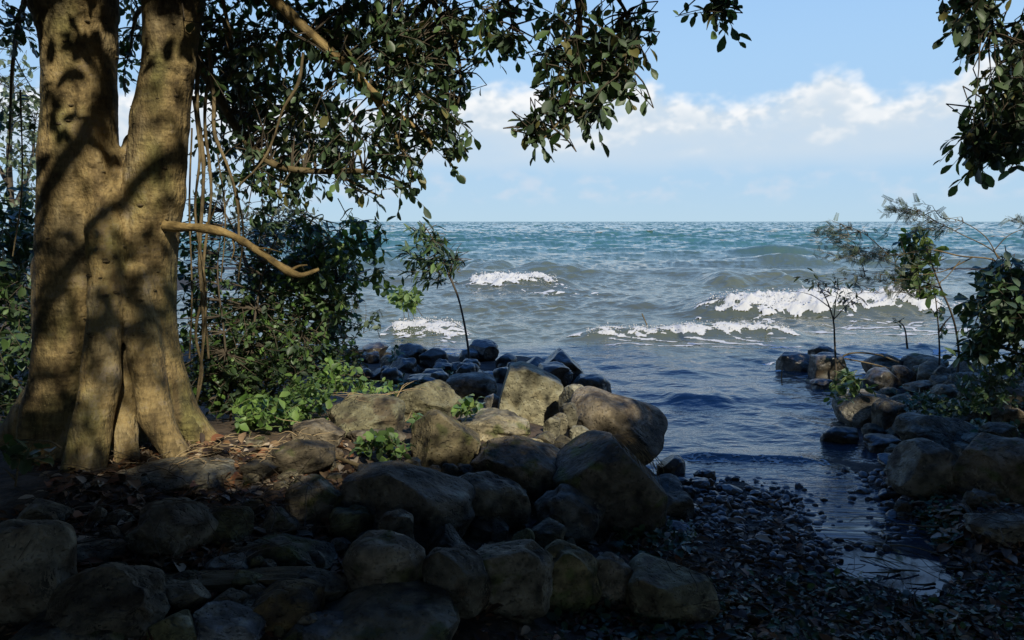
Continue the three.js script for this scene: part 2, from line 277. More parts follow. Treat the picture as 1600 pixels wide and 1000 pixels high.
{ // streaks of loose foam and whitecaps
  const lace = (p0, p1, d0, d1, step, th, seed) => foamSheet(P(p0, 500, (d0 + d1) / 2).x, P(p1, 500, (d0 + d1) / 2).x, () => -(d0 + d1) / 2, -(d1 - d0) / 2, (d1 - d0) / 2, step, 0.006, (s, t, x, z) => { const r = 1 - Math.abs(noise(x * 1.3, z * 3.2, seed)) * 3.2; return th * (r - 0.62) - 0.12 + 0.5 * noise(x * 0.5, z * 0.9, seed + 5) - 1.2 * (1 - sst(0, 0.15, s) * (1 - sst(0.85, 1, s))) - (Math.abs(t) > (d1 - d0) * 0.42 ? 0.5 : 0); }, seed);
  const gs = [lace(960, 1580, 14.2, 17.4, .035, .8, 21), lace(700, 960, 22, 24, .045, .7, 22), lace(1000, 1600, 18.8, 22, .05, .5, 23), lace(560, 760, 12.6, 14.4, .03, .6, 24), lace(880, 1300, 12.6, 13.7, .03, .55, 25), lace(1200, 1600, 11.2, 13, .03, .7, 26), foamSheet(P(1075, 500, 6.6).x, P(1300, 500, 6.6).x, crests[8].zc, -.05, .14, .006, .01, (s, t, x) => .12 * sst(0, .1, s) * (1 - sst(.85, 1, s)) * (1 - sst(.02, .1, Math.abs(t - .04))) - .2 + .75 * noise(x * 22, t * 60, 4) * (1 - sst(.02, .1, Math.abs(t - .04))), 33), lace(1180, 1330, 10.6, 11.8, .02, .5, 27), lace(560, 780, 11.4, 12.6, .025, .5, 28)];
  tag(add('foam_streaks', mergeGeometries(gs), M.foam), 'loose lacy foam streaks drifting between the breaking waves', null, null, 'stuff');
  const R = rng(31), caps = [];
  for (let i = 0; i < 150; i++) { const d = 70 * Math.exp(R() * 2.7), x = d * (R() * 1.5 - 0.7), w = (0.2 + 0.8 * R() ** 3) * (1 + d / 260); let z = -d; for (let k = 0; k < 6; k++) { const zz = -d + (R() - 0.5) * 6; if (lake(x, zz) > lake(x, z)) z = zz; } const g = new THREE.IcosahedronGeometry(1, 4); const p = g.attributes.position; for (let j = 0; j < p.count; j++) { const q = V().fromBufferAttribute(p, j); const s = 1 + 0.7 * noise(q.x * 2 + i, q.y * 2, q.z * 2 + i) + .4 * noise(q.x * 6 + i, q.y * 6, q.z * 6); p.setXYZ(j, x + q.x * w * s, lake(x, z) + 0.02 + q.y * 0.06 * (0.5 + w * .5) * s, z + q.z * 0.3 * s); } g.computeVertexNormals(); caps.push(g); }
  tag(add('whitecaps', mergeGeometries(caps), M.foam), 'small scattered whitecaps far out on the lake', null, null, 'stuff');
}

// ---------------------------------------------------------------- rocks
const C = { dark: [.21, .19, .14], black: [.12, .112, .095], olive: [.25, .235, .145], tan: [.255, .23, .16], grey: [.23, .22, .185], brown: [.225, .185, .125], moss: [.19, .185, .09], pale: [.29, .27, .195], blue: [.21, .215, .215], umber: [.215, .185, .135] };
const moss2 = [.10, .12, .03], lichen2 = [.36, .36, .28], dirt2 = [.09, .065, .04];
const allRocks = [], refs = [];
const short = (l) => l.split(/ (?:leaning|with|in|behind|at|standing|strewn|beside|draped|wedged|between|left|right|below|near|alone|along|that|under|on|sloping|lit|tucked|rising|just|touching|lying|beyond|cut) /)[0];
function siteLabel(kind, px, py) { let best = null, bd = 1e9; for (const r of refs) { const d = Math.hypot((px - r[1]) / r[3] * 2, (py - r[2]) / r[4] * 2); if (d < bd) { bd = d; best = r; } } const dx = (px - best[1]) / best[3], dy = (py - best[2]) / best[4]; const where = Math.abs(dx) > Math.abs(dy) ? (dx < 0 ? 'left of' : 'right of') : (dy < 0 ? 'just behind' : 'in front of'); return `${kind} ${where} the ${best[0]}`; }
let rockSeed = 100;
function rockGeo(rx, ry, rz, o) {
  const R = rng(o.seed), g0 = new THREE.IcosahedronGeometry(1, o.det); g0.deleteAttribute('normal'); g0.deleteAttribute('uv');
  const g = mergeVertices(g0, 1e-5), p = g.attributes.position, n = p.count, pw = o.box, cuts = [];
  for (let i = 0; i < o.cuts; i++) { const a = R() * 6.28, b = R() * 2 - 0.75; cuts.push([V(Math.cos(a), b, Math.sin(a)).normalize(), 0.62 + 0.3 * R()]); }
  for (const c of o.cut || []) cuts.push([V(c[0], c[1], c[2]).normalize(), c[3]]);
  const q = V(), s = o.seed * 1.37, base = V(), tilt = new THREE.Matrix4().makeRotationZ(o.tilt * Math.PI / 180), pp = [];
  for (let i = 0; i < n; i++) {
    q.fromBufferAttribute(p, i).normalize();
    q.multiplyScalar(1 / (Math.abs(q.x) ** pw + Math.abs(q.y) ** pw + Math.abs(q.z) ** pw) ** (1 / pw));
    const dir = q.clone().normalize();
    q.multiplyScalar(1 + o.rough * 1.6 * noise(dir.x * 1.1 + s, dir.y * 1.1, dir.z * 1.1) + o.rough * 0.8 * noise(dir.x * 2.4, dir.y * 2.4 + s, dir.z * 2.4));
    for (const [k, d] of cuts) { const e = q.dot(k) - d; if (e > 0) q.addScaledVector(k, -e * e / (e + 0.04) * 0.97); }
    q.addScaledVector(dir, 0.32 * o.rough * fbm(dir.x * 5 + s, dir.y * 5, dir.z * 5, 5) - 0.09 * o.rough * Math.max(0, 1 - 9 * Math.abs(noise(dir.x * 2.3 + s, dir.y * 3.1, dir.z * 2.3))));
    q.x *= rx; q.y *= ry; q.z *= rz; q.applyMatrix4(tilt); pp.push(q.clone());
  }
  const bb = new THREE.Box3().setFromPoints(pp), c = bb.getCenter(V()), z = bb.getSize(V());
  for (let i = 0; i < n; i++) { const v = pp[i].sub(c); v.x *= 2 * rx / z.x; v.y *= 2 * ry / z.y; v.z *= 2 * rz / z.z; if (v.y < 0 && o.down) v.y *= o.down; p.setXYZ(i, v.x, v.y, v.z); }
  g.computeVertexNormals();
  const col = new Float32Array(n * 3), nn = g.attributes.normal;
  for (let i = 0; i < n; i++) {
    const v = V().fromBufferAttribute(p, i), a = fbm(v.x * 4 + s, v.y * 4, v.z * 4, 4), b = sst(0.02, 0.28, fbm(v.x * 7, v.y * 7 + s, v.z * 7, 4) + o.patch), m = 1 + 1.3 * a;
    for (let k = 0; k < 3; k++) col[i * 3 + k] = lerp(o.col[k], o.col2[k], b * 0.8) * m;
  }
  g.setAttribute('color', new THREE.BufferAttribute(col, 3));
  return boxUV(g);
}
function rock(label, [px, py, w, h], opt = {}) {
  const o = { name: w > 75 ? 'boulder' : 'rock', col: C.dark, col2: dirt2, patch: 0, rz: 0.85, tilt: 0, cuts: 3, box: 2.4, rough: 0.16, seed: rockSeed++, det: w > 120 ? 44 : w > 75 ? 30 : w > 40 ? 16 : 9, ...opt };
  if (o.col === 'black' && !o.wet) o.col = 'dark';
  if (typeof o.col === 'string') { const v = .72 + .56 * ((o.seed * 61 % 101) / 101), w = .08 * ((o.seed * 37 % 97) / 97 - .5); o.col = C[o.col].map((q, i) => q * v * (1 + (i === 0 ? w : i === 2 ? -w : 0))); }
  { const q = (o.seed * 104729 % 997) / 997; if (!opt.box) o.box = 2.2 + 1.3 * q; if (!opt.cuts && opt.cuts !== 0) o.cuts = 3 + Math.floor(q * 37 % 4); }
  if (!opt.col2 && !o.wet) { const q = (o.seed * 7919 % 100) / 100; if (q < .35) { o.col2 = moss2; o.patch = -.04; } else if (q < .6) { o.col2 = lichen2; o.patch = -.13; } }
  const guess = o.d || groundHit(px, Math.min(py + h * 0.40, 1150));
  const rz0 = w / 2 * mpp(py, guess) * o.rz, d = o.d || guess + rz0 * 0.45;
  const s = mpp(py, d), rx = w / 2 * s, ry = h / 2 * s, rz = rx * o.rz, c = P(px, py, d);
  const gap = c.y - ry - (ground(c.x, c.z) - 0.03);
  o.down = gap > 0 ? Math.min(3, (ry + gap) / ry) : 1;
  const m = add(o.name, rockGeo(rx, ry, rz, o), o.wet ? M.wetRock : M.rock); m.position.copy(c);
  allRocks.push({ c, rx, ry, rz });
  if (!o.group && w > 55) refs.push([short(label), px, py, w, h]);
  return tag(m, o.group ? siteLabel(label, px, py) : label, o.cat || (o.name === 'boulder' ? 'boulder' : 'rock'), o.group);
}
// sunlit middle of the spit
rock('tall pale flat-faced boulder standing upright in full sun', [830, 618, 106, 104], { col: [.27, .255, .175], col2: [.24, .215, .135], cuts: 0, box: 4.5, rough: .07, rz: .7, cut: [[.05, .1, 1, .66], [.5, .86, 0, .78], [-.9, .35, 0, .86], [.2, -1, 0, .8]], tilt: 4 });
rock('rounded olive boulder in sun behind the green sprig on the spit', [668, 627, 108, 66], { col: 'olive', col2: moss2, patch: -.05 });
rock('smooth grey boulder left behind the tall pale boulder', [737, 602, 82, 42], { col: 'grey', cuts: 1, rough: .1 });
rock('low olive boulder strewn with dry straw', [573, 652, 122, 66], { col: 'olive', col2: dirt2, rough: .12 });
rock('low dark brown boulder beside the sunlit leafy herbs', [498, 677, 88, 42], { col: 'umber' });
rock('dark flat rock behind the small green sprig in the middle', [588, 682, 92, 32], { col: 'umber', cuts: 2 });
rock('angular faceted boulder with one pale sunlit facet', [695, 688, 112, 98], { col: [.20, .17, .10], cuts: 3, box: 2.6, cut: [[.4, .1, .9, .55], [-.8, .3, .5, .6], [.6, .7, 0, .62]], rough: .12 });
rock('pale sloping boulder lit behind the angular faceted one', [770, 668, 118, 52], { col: 'tan', tilt: -8, cuts: 2, d: 6.15 });
rock('small pale rock wedged right of the tall pale boulder', [898, 622, 50, 46], { col: 'pale', d: 6.7 });
rock('cracked grey rock between grey boulder and tall pale boulder', [772, 633, 34, 34], { col: 'grey' });
rock('large rounded boulder at the water edge with dappled light on top', [964, 668, 168, 118], { col: 'umber', cuts: 2, rough: .1, tilt: -22, d: 6.25, rz: .8 });
rock('huge dark boulder draped with dry rootlets', [952, 754, 180, 158], { col: 'umber', cuts: 2, rough: .1, rz: .75 });
rock('dark sloping boulder leaning against the rootlet boulder', [815, 736, 158, 112], { col: 'umber', tilt: -25, cuts: 3, rough: .12, d: 5.1 });
rock('largest dark humped boulder in the middle foreground', [632, 788, 222, 132], { col: 'umber', cuts: 3, tilt: -20, rough: .12 });
rock('grey brown boulder right behind the largest humped boulder', [764, 782, 132, 92], { col: 'dark', tilt: -18 });
rock('slanting grey slab below the rootlet boulder', [893, 806, 116, 92], { col: 'grey', tilt: -32, cuts: 4 });
rock('brown boulder with a sunlit top beside fallen leaves', [470, 716, 112, 66], { col: 'brown', cuts: 4, box: 2.6, tilt: 15 });
rock('dark mossy boulder below the half lit brown boulder', [488, 782, 102, 72], { col: 'umber', col2: moss2, patch: .05 });
rock('upright moss green rock left of the largest humped boulder', [548, 824, 70, 64], { col: 'moss', box: 2.8 });
rock('round dark boulder in the centre foreground', [600, 888, 134, 120], { col: 'umber', col2: moss2, cuts: 2, rough: .1 });
rock('pale pointed rock between dark foreground boulders', [697, 852, 64, 60], { col: 'grey', cut: [[-.7, .6, .2, .55], [.7, .7, .2, .55]], d: 3.75 });
rock('black angular slab leaning in front of the pale pointed rock', [712, 912, 112, 124], { col: 'dark', tilt: 25, cuts: 5, box: 2.7 });
rock('long dark slab sloping down to the right in the foreground', [792, 912, 150, 130], { col: 'dark', tilt: -38, cuts: 4, rz: .6 });
rock('yellowish mossy boulder with flat face near the litter', [885, 900, 108, 118], { col: [.24, .2, .1], col2: moss2, patch: .05, box: 3, cuts: 3, cut: [[0, .15, 1, .7]] });
rock('brown rock tucked right of the yellowish mossy boulder', [952, 906, 70, 86], { col: 'umber', tilt: -15 });
rock('flat-topped olive boulder alone on the leaf litter', [1046, 926, 142, 90], { col: 'olive', cuts: 2, rough: .09, tilt: -8, cut: [[0, 1, .1, .6]] });
rock('warm brown rounded boulder near the bottom edge', [440, 950, 120, 78], { col: [.20, .145, .06], cuts: 2, rough: .1 });
rock('long low dark boulder along the bottom edge', [602, 978, 232, 84], { col: 'dark', cuts: 3, rough: .1 });
rock('blue grey angular rock at the bottom edge', [515, 990, 112, 46], { name: 'boulder', col: 'blue', cuts: 6 });
rock('long low dark boulder at the foot of the big tree', [275, 754, 186, 66], { col: 'dark', cuts: 2, rough: .09, d: 4.35 });
rock('dark blocky boulder left of the mossy round rock', [268, 830, 118, 92], { col: 'dark', cuts: 5, box: 2.8 });
rock('mossy round rock in front of the low boulder by the tree', [356, 825, 68, 64], { col: 'moss', col2: [.16, .15, .1] });
rock('dark rock right of the mossy round rock', [436, 816, 64, 46], { col: 'umber' });
rock('flat dark boulder with a level top at lower left', [448, 868, 146, 62], { col: 'dark', cuts: 4, box: 2.8 });
rock('pale flat rock behind the weathered plank', [350, 890, 84, 38], { name: 'rock', col: 'grey', cuts: 4 });
rock('biggest dark boulder at the left edge with white lichen spots', [40, 898, 134, 176], { col: 'dark', cuts: 3, rough: .1 });
rock('broad dark boulder right of the left edge boulder', [170, 944, 176, 112], { col: 'dark', cuts: 3 });
rock('dark boulder cut off by the lower left corner', [110, 994, 180, 56], { col: 'dark', cuts: 4 });
rock('mossy grey rock on the bottom edge at left', [270, 988, 86, 60], { name: 'rock', col: 'moss', col2: lichen2, patch: -.12 });
rock('angular dark rock with a lit ridge on the bottom edge', [356, 984, 112, 56], { name: 'rock', col: 'blue', cuts: 6, box: 2.6, tilt: -15 });
rock('dark round rock below the weathered plank', [288, 938, 80, 58], { name: 'rock', col: 'dark' });
rock('small dark rock below the plank beside the brown boulder', [352, 946, 66, 44], { col: 'dark' });
rock('black rock behind the warm brown boulder', [498, 918, 98, 66], { col: 'dark', cuts: 5 });
rock('small black rock at the end of the weathered plank', [482, 880, 60, 40], { col: 'black' });
rock('dark flat rock in the leaf litter under the tree', [150, 868, 100, 40], { name: 'rock', col: 'dark' });
rock('dark rock in the litter at far left', [70, 800, 84, 44], { name: 'rock', col: 'dark' });
rock('small dark rock half buried beside the tree roots', [405, 735, 56, 34], { col: 'dark' });
rock('tan wedge rock under the grey brown boulder', [748, 802, 46, 40], { col: 'tan', d: 4.35 });
rock('small tan rock on top of the slanting grey slab', [858, 830, 54, 34], { col: 'tan', d: 4.05 });
rock('upright mossy stone between the slabs', [815, 856, 42, 66], { col: 'moss', d: 3.95 });
rock('little round stone left of the upright mossy stone', [780, 828, 30, 26], { col: 'grey', d: 4.15 });
rock('dark little rock on the back of the humped boulder', [722, 772, 42, 34], { col: 'umber', d: 4.5 });
rock('dark rock propped against the humped boulder', [618, 830, 60, 62], { col: 'dark', d: 3.7 });
rock('flat bluish stone on the litter below the rootlet boulder', [1060, 826, 44, 20], { col: [.3, .32, .36], cuts: 2, box: 2 });
rock('dark wet rock at the waterline beside the dappled boulder', [1050, 730, 48, 38], { col: 'black', wet: 1 });
rock('flat lichen streaked rock at the waterline', [1040, 762, 66, 34], { col: 'grey', col2: C.black });
rock('low dark rock at the top of the shingle', [1052, 790, 62, 40], { col: 'black' });
rock('dark wet rock alone in the shallow water edge', [1094, 759, 28, 18], { col: 'black', wet: 1 });
{ // small pale stones in the sun and small stones in the gaps
  const sun_ = [[862, 665, 28, 30], [854, 688, 42, 28], [905, 674, 32, 18], [880, 690, 30, 22], [838, 694, 26, 22], [875, 655, 24, 20], [870, 708, 36, 30], [925, 678, 24, 14], [890, 640, 26, 22], [848, 708, 26, 18]];
  for (const r of sun_) rock(`${r[2] > 30 ? 'larger' : 'little'} ${r[2] % 3 ? 'pale' : 'tan'} ${r[3] > 21 ? 'rounded' : 'flat'} stone in the sunny gap`, r, { name: 'stone', cat: 'stone', col: r[2] % 3 ? 'pale' : 'tan', group: 'pale stones in the sunny gap', d: lerp(6.0, 5.45, (r[1] - 640) / 70) });
  const gap = [[706, 736, 34, 28], [728, 738, 30, 26], [680, 738, 28, 24], [642, 728, 34, 26], [752, 748, 26, 28], [660, 745, 26, 22], [690, 752, 26, 20]];
  for (const r of gap) rock(`small dull ${r[3] > 25 ? 'rounded' : 'flat'} stone`, r, { name: 'stone', cat: 'stone', col: 'tan', group: 'stones above the humped boulder', d: 4.95 });
  const R = rng(404);
  const litterStones = []; for (let i = 0; i < 22; i++) { const x = 380 + 180 * R(), y = 690 + 70 * R(); litterStones.push([x, y, 14 + 20 * R(), 9 + 12 * R()]); }
  for (const r of litterStones) rock(`${r[2] > 26 ? 'tan' : 'brown'} ${r[3] > 14 ? 'rounded' : 'flat'} stone in leaf litter`, r, { name: 'stone', cat: 'stone', col: r[2] > 26 ? 'tan' : 'brown', group: 'stones in the sunny leaf litter' });
  for (let i = 0; i < 60; i++) { const x = 60 + 900 * R(), y = 790 + 210 * R(); if (x > 850 && y > 870) continue; const sw = 24 + 36 * R(), sh = 18 + 26 * R(); rock(`${sw > 42 ? 'larger' : 'small'} ${['dark', 'dull brown', 'mossy', 'brown'][i % 4]} ${sh > 30 ? 'rounded' : 'flat'} stone`, [x, y, sw, sh], { name: 'stone', cat: 'stone', col: ['dark', 'umber', 'moss', 'brown'][i % 4], group: 'stones between the foreground boulders' }); }
}
// dark wet rocks along the left shore
rock('tall black wet rock rising from the water behind the spit', [876, 574, 84, 58], { name: 'rock', col: 'black', wet: 1, cuts: 4, d: 9.2, cut: [[.8, .6, 0, .5], [-.8, .6, 0, .6]] });
rock('black rock in front of the tall black wet rock', [862, 590, 60, 44], { col: 'black', wet: 1, d: 8.6 });
rock('rounded black rock in the water right of the tall black one', [924, 601, 64, 36], { col: 'black', wet: 1, d: 8.6 });
rock('low black rock awash left of the rock pile', [586, 543, 42, 18], { col: 'black', wet: 1, d: 11.6 });
rock('shiny black rock at the left end of the shore pile', [630, 576, 48, 36], { col: 'black', wet: 1, d: 10.2 });
rock('broad black rock at the top of the shore pile', [642, 552, 60, 34], { col: 'black', wet: 1, d: 10.9 });
rock('black rock right of the broad one under the sapling', [678, 560, 46, 34], { col: 'black', wet: 1, d: 10.6 });
rock('wave-splashed rock beyond the foot of the sapling', [756, 545, 48, 28], { col: 'black', wet: 1, d: 11.6 });
{ const R = rng(51);
  for (let i = 0; i < 36; i++) { const x = 570 + 270 * R(), y = 556 + 44 * R() - 10 * (x - 570) / 270 + (x > 780 ? 12 : 0); const sw = 20 + 26 * R(), sh = 14 + 18 * R(); rock(`${sw > 33 ? 'larger' : 'small'} black wet ${sh > 23 ? 'rounded' : 'flat'} rock`, [x, y, sw, sh], { name: 'shore_rock', cat: 'rock', col: 'black', wet: 1, group: 'black rocks heaped along the left shore' }); }
  for (let i = 0; i < 12; i++) { const x = 810 + 70 * R(), y = 580 + 14 * R(); const sw = 20 + 24 * R(), sh = 14 + 16 * R(); rock(`${sw > 33 ? 'larger' : 'small'} black wet ${sh > 23 ? 'rounded' : 'flat'} rock`, [x, y, sw, sh], { name: 'shore_rock', cat: 'rock', col: 'black', wet: 1, d: 8.6 + R(), group: 'black rocks heaped along the left shore' }); } }
// right bank
rock('black rock in the water at the tip of the right bank', [1241, 564, 54, 28], { col: 'black', wet: 1, d: 10.9 });
rock('shiny wet rock under the thin bare stem on the right bank', [1297, 573, 64, 44], { col: 'black', wet: 1, d: 10.3 });
rock('small wet rock just below the shiny rock on the right', [1285, 600, 38, 18], { col: 'black', wet: 1 });
rock('wave-washed rock behind the shiny wet rock', [1285, 549, 44, 22], { col: 'black', wet: 1, d: 11.6 });
rock('dark rounded rock beyond the fallen stick', [1382, 566, 64, 30], { col: 'black', d: 10.6 });
rock('dark rock below the fallen stick with a brown face', [1412, 588, 44, 36], { col: 'umber', d: 9.6 });
rock('black rock left of the brown-faced rock', [1378, 594, 56, 40], { col: 'black', wet: 1, d: 9.4 });
rock('tall dark rock leaning right on the far right bank', [1460, 594, 62, 64], { col: 'dark', tilt: 30, d: 9.3 });
rock('dark rock behind the tall leaning rock', [1444, 572, 62, 38], { col: 'black', d: 10.3 });
rock('dark rock under the broad-leaved shrub', [1513, 584, 54, 46], { col: 'black', d: 9.3 });
rock('big grey-topped boulder at the cove edge of the right bank', [1352, 641, 90, 60], { col: 'grey', cuts: 3, rough: .1 });
rock('dark rock touching the right side of the grey-topped boulder', [1388, 647, 46, 48], { col: 'dark', d: 7.5 });
rock('lone black rock in the water before the grey-topped boulder', [1310, 680, 54, 30], { col: 'black', wet: 1 });
rock('long wet rock lying in the cove shallows', [1379, 694, 56, 30], { col: 'black', wet: 1, cuts: 1 });
rock('small black rock between the long wet rock and the bank', [1366, 673, 34, 22], { col: 'black' });
rock('small dark rock behind the long wet rock', [1396, 675, 30, 24], { col: 'black' });
rock('broad black boulder in deep shade behind the round one', [1468, 684, 126, 76], { col: 'dark', cuts: 3 });
rock('round black boulder standing in shade on the right bank', [1446, 734, 108, 94], { col: 'dark', cuts: 2, rough: .09 });
rock('largest shaded boulder at the right edge', [1556, 752, 160, 156], { col: 'umber', cuts: 5, rough: .14, d: 5.4 });
rock('dark purple rock in the ground ivy', [1530, 645, 54, 30], { col: 'grey' });
rock('brown rock at the right edge above the ivy', [1580, 652, 60, 40], { col: 'brown' });
rock('dark boulder at the right edge near the waterside shrub', [1560, 615, 76, 36], { col: 'black' });
rock('low rock in shade before the largest right boulder', [1560, 826, 100, 50], { name: 'rock', col: 'dark' });
rock('small black rock between herb and ivy', [1412, 628, 44, 26], { col: 'black' });
rock('small rounded rock left of the ivy', [1392, 615, 36, 20], { col: 'dark' });
{ const R = rng(52); for (let i = 0; i < 46; i++) { const t = R(), x = 1390 + 190 * R(), y = lerp(575, 800, t) + (x < 1420 ? 20 : 0), sw = 20 + 34 * R(), sh = 14 + 22 * R(); rock(`${sw > 38 ? 'larger' : 'small'} ${i % 3 ? 'black' : 'dark brown'} ${sh > 25 ? 'rounded' : 'flat'} rock`, [x, y, sw, sh], { name: 'bank_rock', cat: 'rock', col: i % 3 ? 'black' : 'umber', group: 'dark rocks scattered over the right bank' }); }
  for (let i = 0; i < 16; i++) { const x = 1392 + 50 * R(), y = 676 + 62 * R(), sw = 18 + 24 * R(), sh = 12 + 16 * R(); rock(`${sw > 30 ? 'larger' : 'small'} dark ${sh > 20 ? 'rounded' : 'flat'} rock at the cove side`, [x, y, sw, sh], { name: 'bank_rock', cat: 'rock', col: 'black', wet: i % 2, group: 'dark rocks scattered over the right bank' }); }
  for (let i = 0; i < 26; i++) { const x = 1040 + 110 * R(), y = 742 + 62 * R(), sw = 12 + 22 * R(), sh = 8 + 13 * R(); rock(`${sw > 24 ? 'larger' : 'small'} black ${sh > 14 ? 'rounded' : 'flat'} stone at the cove edge`, [x, y, sw, sh], { name: 'stone', cat: 'stone', col: 'black', wet: 1, group: 'black stones at the cove edge' }); } }
{ const pts = [[1348, 768, 26, 14], [1386, 775, 30, 20], [1394, 792, 32, 20], [1365, 820, 18, 10], [1372, 822, 22, 14], [1386, 840, 22, 14], [1352, 838, 16, 9], [1330, 770, 14, 8], [1400, 806, 30, 18], [1208, 764, 12, 8], [1240, 775, 14, 8], [1180, 772, 20, 12], [1340, 852, 18, 12], [1356, 858, 22, 14]];
  for (const r of pts) rock(`${r[2] > 20 ? 'black' : 'little black'} stone in the shallow inlet`, r, { name: 'stone', cat: 'stone', col: 'black', wet: 1, group: 'stones poking from the shallow inlet' }); }

// ---------------------------------------------------------------- leaves, twigs and plants
function leafGeo(L = 1, wid = 0.5, fold = 0.18, bend = 0.2, tip = 0.7) {
  const ts = [0, 0.12, 0.38, tip, 0.9, 1], ws = [0.012, 0.13, 0.42, 0.47, 0.24, 0], pos = [], idx = [];
  ts.forEach((t, i) => { const w = ws[i] * wid, z = -bend * t * t; pos.push(-w * L, t * L, (z + fold * w) * L, 0, t * L, z * L, w * L, t * L, (z + fold * w) * L); if (i) { const a = (i - 1) * 3; idx.push(a, a + 1, a + 3, a + 1, a + 4, a + 3, a + 1, a + 2, a + 4, a + 2, a + 5, a + 4); } });
  const g = new THREE.BufferGeometry(); g.setAttribute('position', new THREE.Float32BufferAttribute(pos, 3)); g.setIndex(idx); g.computeVertexNormals(); return g;
}
const LEAF = { oval: leafGeo(1, .56, .35, .12, .68), broad: leafGeo(1, .72, .3, .2, .5), narrow: leafGeo(1, .3, .4, .25, .5) };
function basis(pos, dir, nrm, len) { const y = dir.clone().normalize(), z = nrm.clone().addScaledVector(y, -nrm.dot(y)).normalize(), x = y.clone().cross(z); return new THREE.Matrix4().makeBasis(x.multiplyScalar(len), y.multiplyScalar(len), z.multiplyScalar(len)).setPosition(pos); }
const dirR = (R) => { const z = R() * 2 - 1, a = R() * 6.283, q = Math.sqrt(1 - z * z); return V(q * Math.cos(a), z, q * Math.sin(a)); };
// one spray: a thin twig with leaves set along it
function spray(R, base, dir, len, n, leaf, out, twigs, droop, r = 0.0035) {
  const d = dir.clone().normalize(), mid = base.clone().addScaledVector(d, len * 0.5).add(V(0, -droop * len * 0.12, 0)), end = base.clone().addScaledVector(d, len).add(V(0, -droop * len * 0.4, 0));
  twigs.push(tube([base, mid, end], [r, r * 0.8, r * 0.4], 3, 2));
  const curve = new THREE.QuadraticBezierCurve3(base, mid, end);
  for (let i = 0; i < n; i++) {
    const t = lerp(0.12, 1, (i + R() * 0.6) / n), p = curve.getPoint(Math.min(1, t)), side = dirR(R);
    const ld = d.clone().multiplyScalar(0.55).add(side.multiplyScalar(0.9)).add(V(0, -droop * 0.75, 0)).normalize();
    const nn = V(0, 1, 0).add(dirR(R).multiplyScalar(0.75));
    out.push({ p, m: basis(p, ld, nn, leaf * (0.5 + 0.8 * R())), c: R(), len: leaf });
  }
}
// leaves of one thing: the largest in view become parts, the rest one mass
function hangLeaves(parent, list, geo, cols, most, tr = 0.22, rough = 0.7, minPx = 9) {
  const mats = cols.map((c) => leafMat(...c, tr, rough));
  const k = (c) => Math.min(cols.length - 1, Math.floor(c * cols.length));
  const rated = list.map((l) => { const [x, y, z] = toPixel(l.p); return [z > 0.3 && x > -10 && x < 1610 && y > -10 && y < 1010 ? l.len * F / z : 0, l]; }).sort((a, b) => b[0] - a[0]);
  const parts = rated.filter((r, i) => i < most && r[0] >= minPx), rest = rated.slice(parts.length);
  for (const [, l] of parts) { const m = add('leaf', geo, mats[k(l.c)], parent); m.matrix.copy(l.m); m.matrix.decompose(m.position, m.quaternion, m.scale); }
  if (rest.length) {
    const im = new THREE.InstancedMesh(geo, leafMat(1, 1, 1, tr, rough), rest.length); im.name = 'leaves'; im.userData.kind = 'stuff'; im.castShadow = im.receiveShadow = true;
    const c = new THREE.Color(); rest.forEach(([, l], i) => { im.setMatrixAt(i, l.m); const q = cols[k(l.c)], v = 0.8 + 0.4 * ((l.c * 97) % 1); im.setColorAt(i, c.setRGB(q[0] * v, q[1] * v, q[2] * v)); });
    parent.add(im);
  }
}
// sprays filling ellipses given in pixels [px, py, rx, ry, depth, half depth, sprays]
function fillBlobs(R, blobs, o, out, twigs, nodes) {
  for (const [bx, by, rx, ry, d, dd, n] of blobs) for (let i = 0; i < n; i++) {
    const a = R() * 6.283, q = Math.sqrt(R()), p = P(bx + Math.cos(a) * q * rx, by + Math.sin(a) * q * ry, d + (R() * 2 - 1) * dd);
    const dir = dirR(R).multiplyScalar(o.spread ?? 0.8).add(o.dir || V(0, -0.3, 0));
    const L = o.twig * (0.7 + 0.6 * R()), base = p.clone().addScaledVector(dir.clone().normalize(), -L * 0.6);
    if (o.minY !== undefined) { const g = ground(base.x, base.z) + o.minY; if (base.y < g) base.y = g; }
    spray(R, base, dir, L, o.per, o.leaf, out, twigs, o.droop ?? 0.5, o.r);
    if (nodes && nodes.length) { let best = null, bd = o.reach ?? 1.1; for (const k of nodes) { const e = k.distanceTo(base); if (e < bd) { bd = e; best = k; } } if (best) twigs.push(tube([best, best.clone().lerp(base, 0.5).add(V((R() - .5) * .2 * bd, .12 * R() * bd, (R() - .5) * .2 * bd)), base], [0.007, 0.005, o.r ?? 0.0035], 4, 3)); }
  }
}
function limbNodes(list, step = 0.12) { const out = []; for (const pts of list) { const c = new THREE.CatmullRomCurve3(pts, false, 'centripetal'), n = Math.ceil(c.getLength() / step); for (let i = 0; i <= n; i++) out.push(c.getPoint(i / n)); } return out; }
const G = { dark: [[.034, .066, .024], [.044, .085, .028], [.06, .11, .032], [.036, .07, .03], [.05, .09, .022]], mid: [[.05, .105, .025], [.07, .135, .028], [.085, .155, .036], [.045, .09, .026]], bright: [[.10, .21, .03], [.15, .27, .045], [.19, .31, .06], [.08, .16, .03]], lime: [[.17, .27, .045], [.21, .30, .06], [.13, .22, .04]], grey: [[.10, .14, .06], [.13, .17, .08], [.08, .12, .05]] };

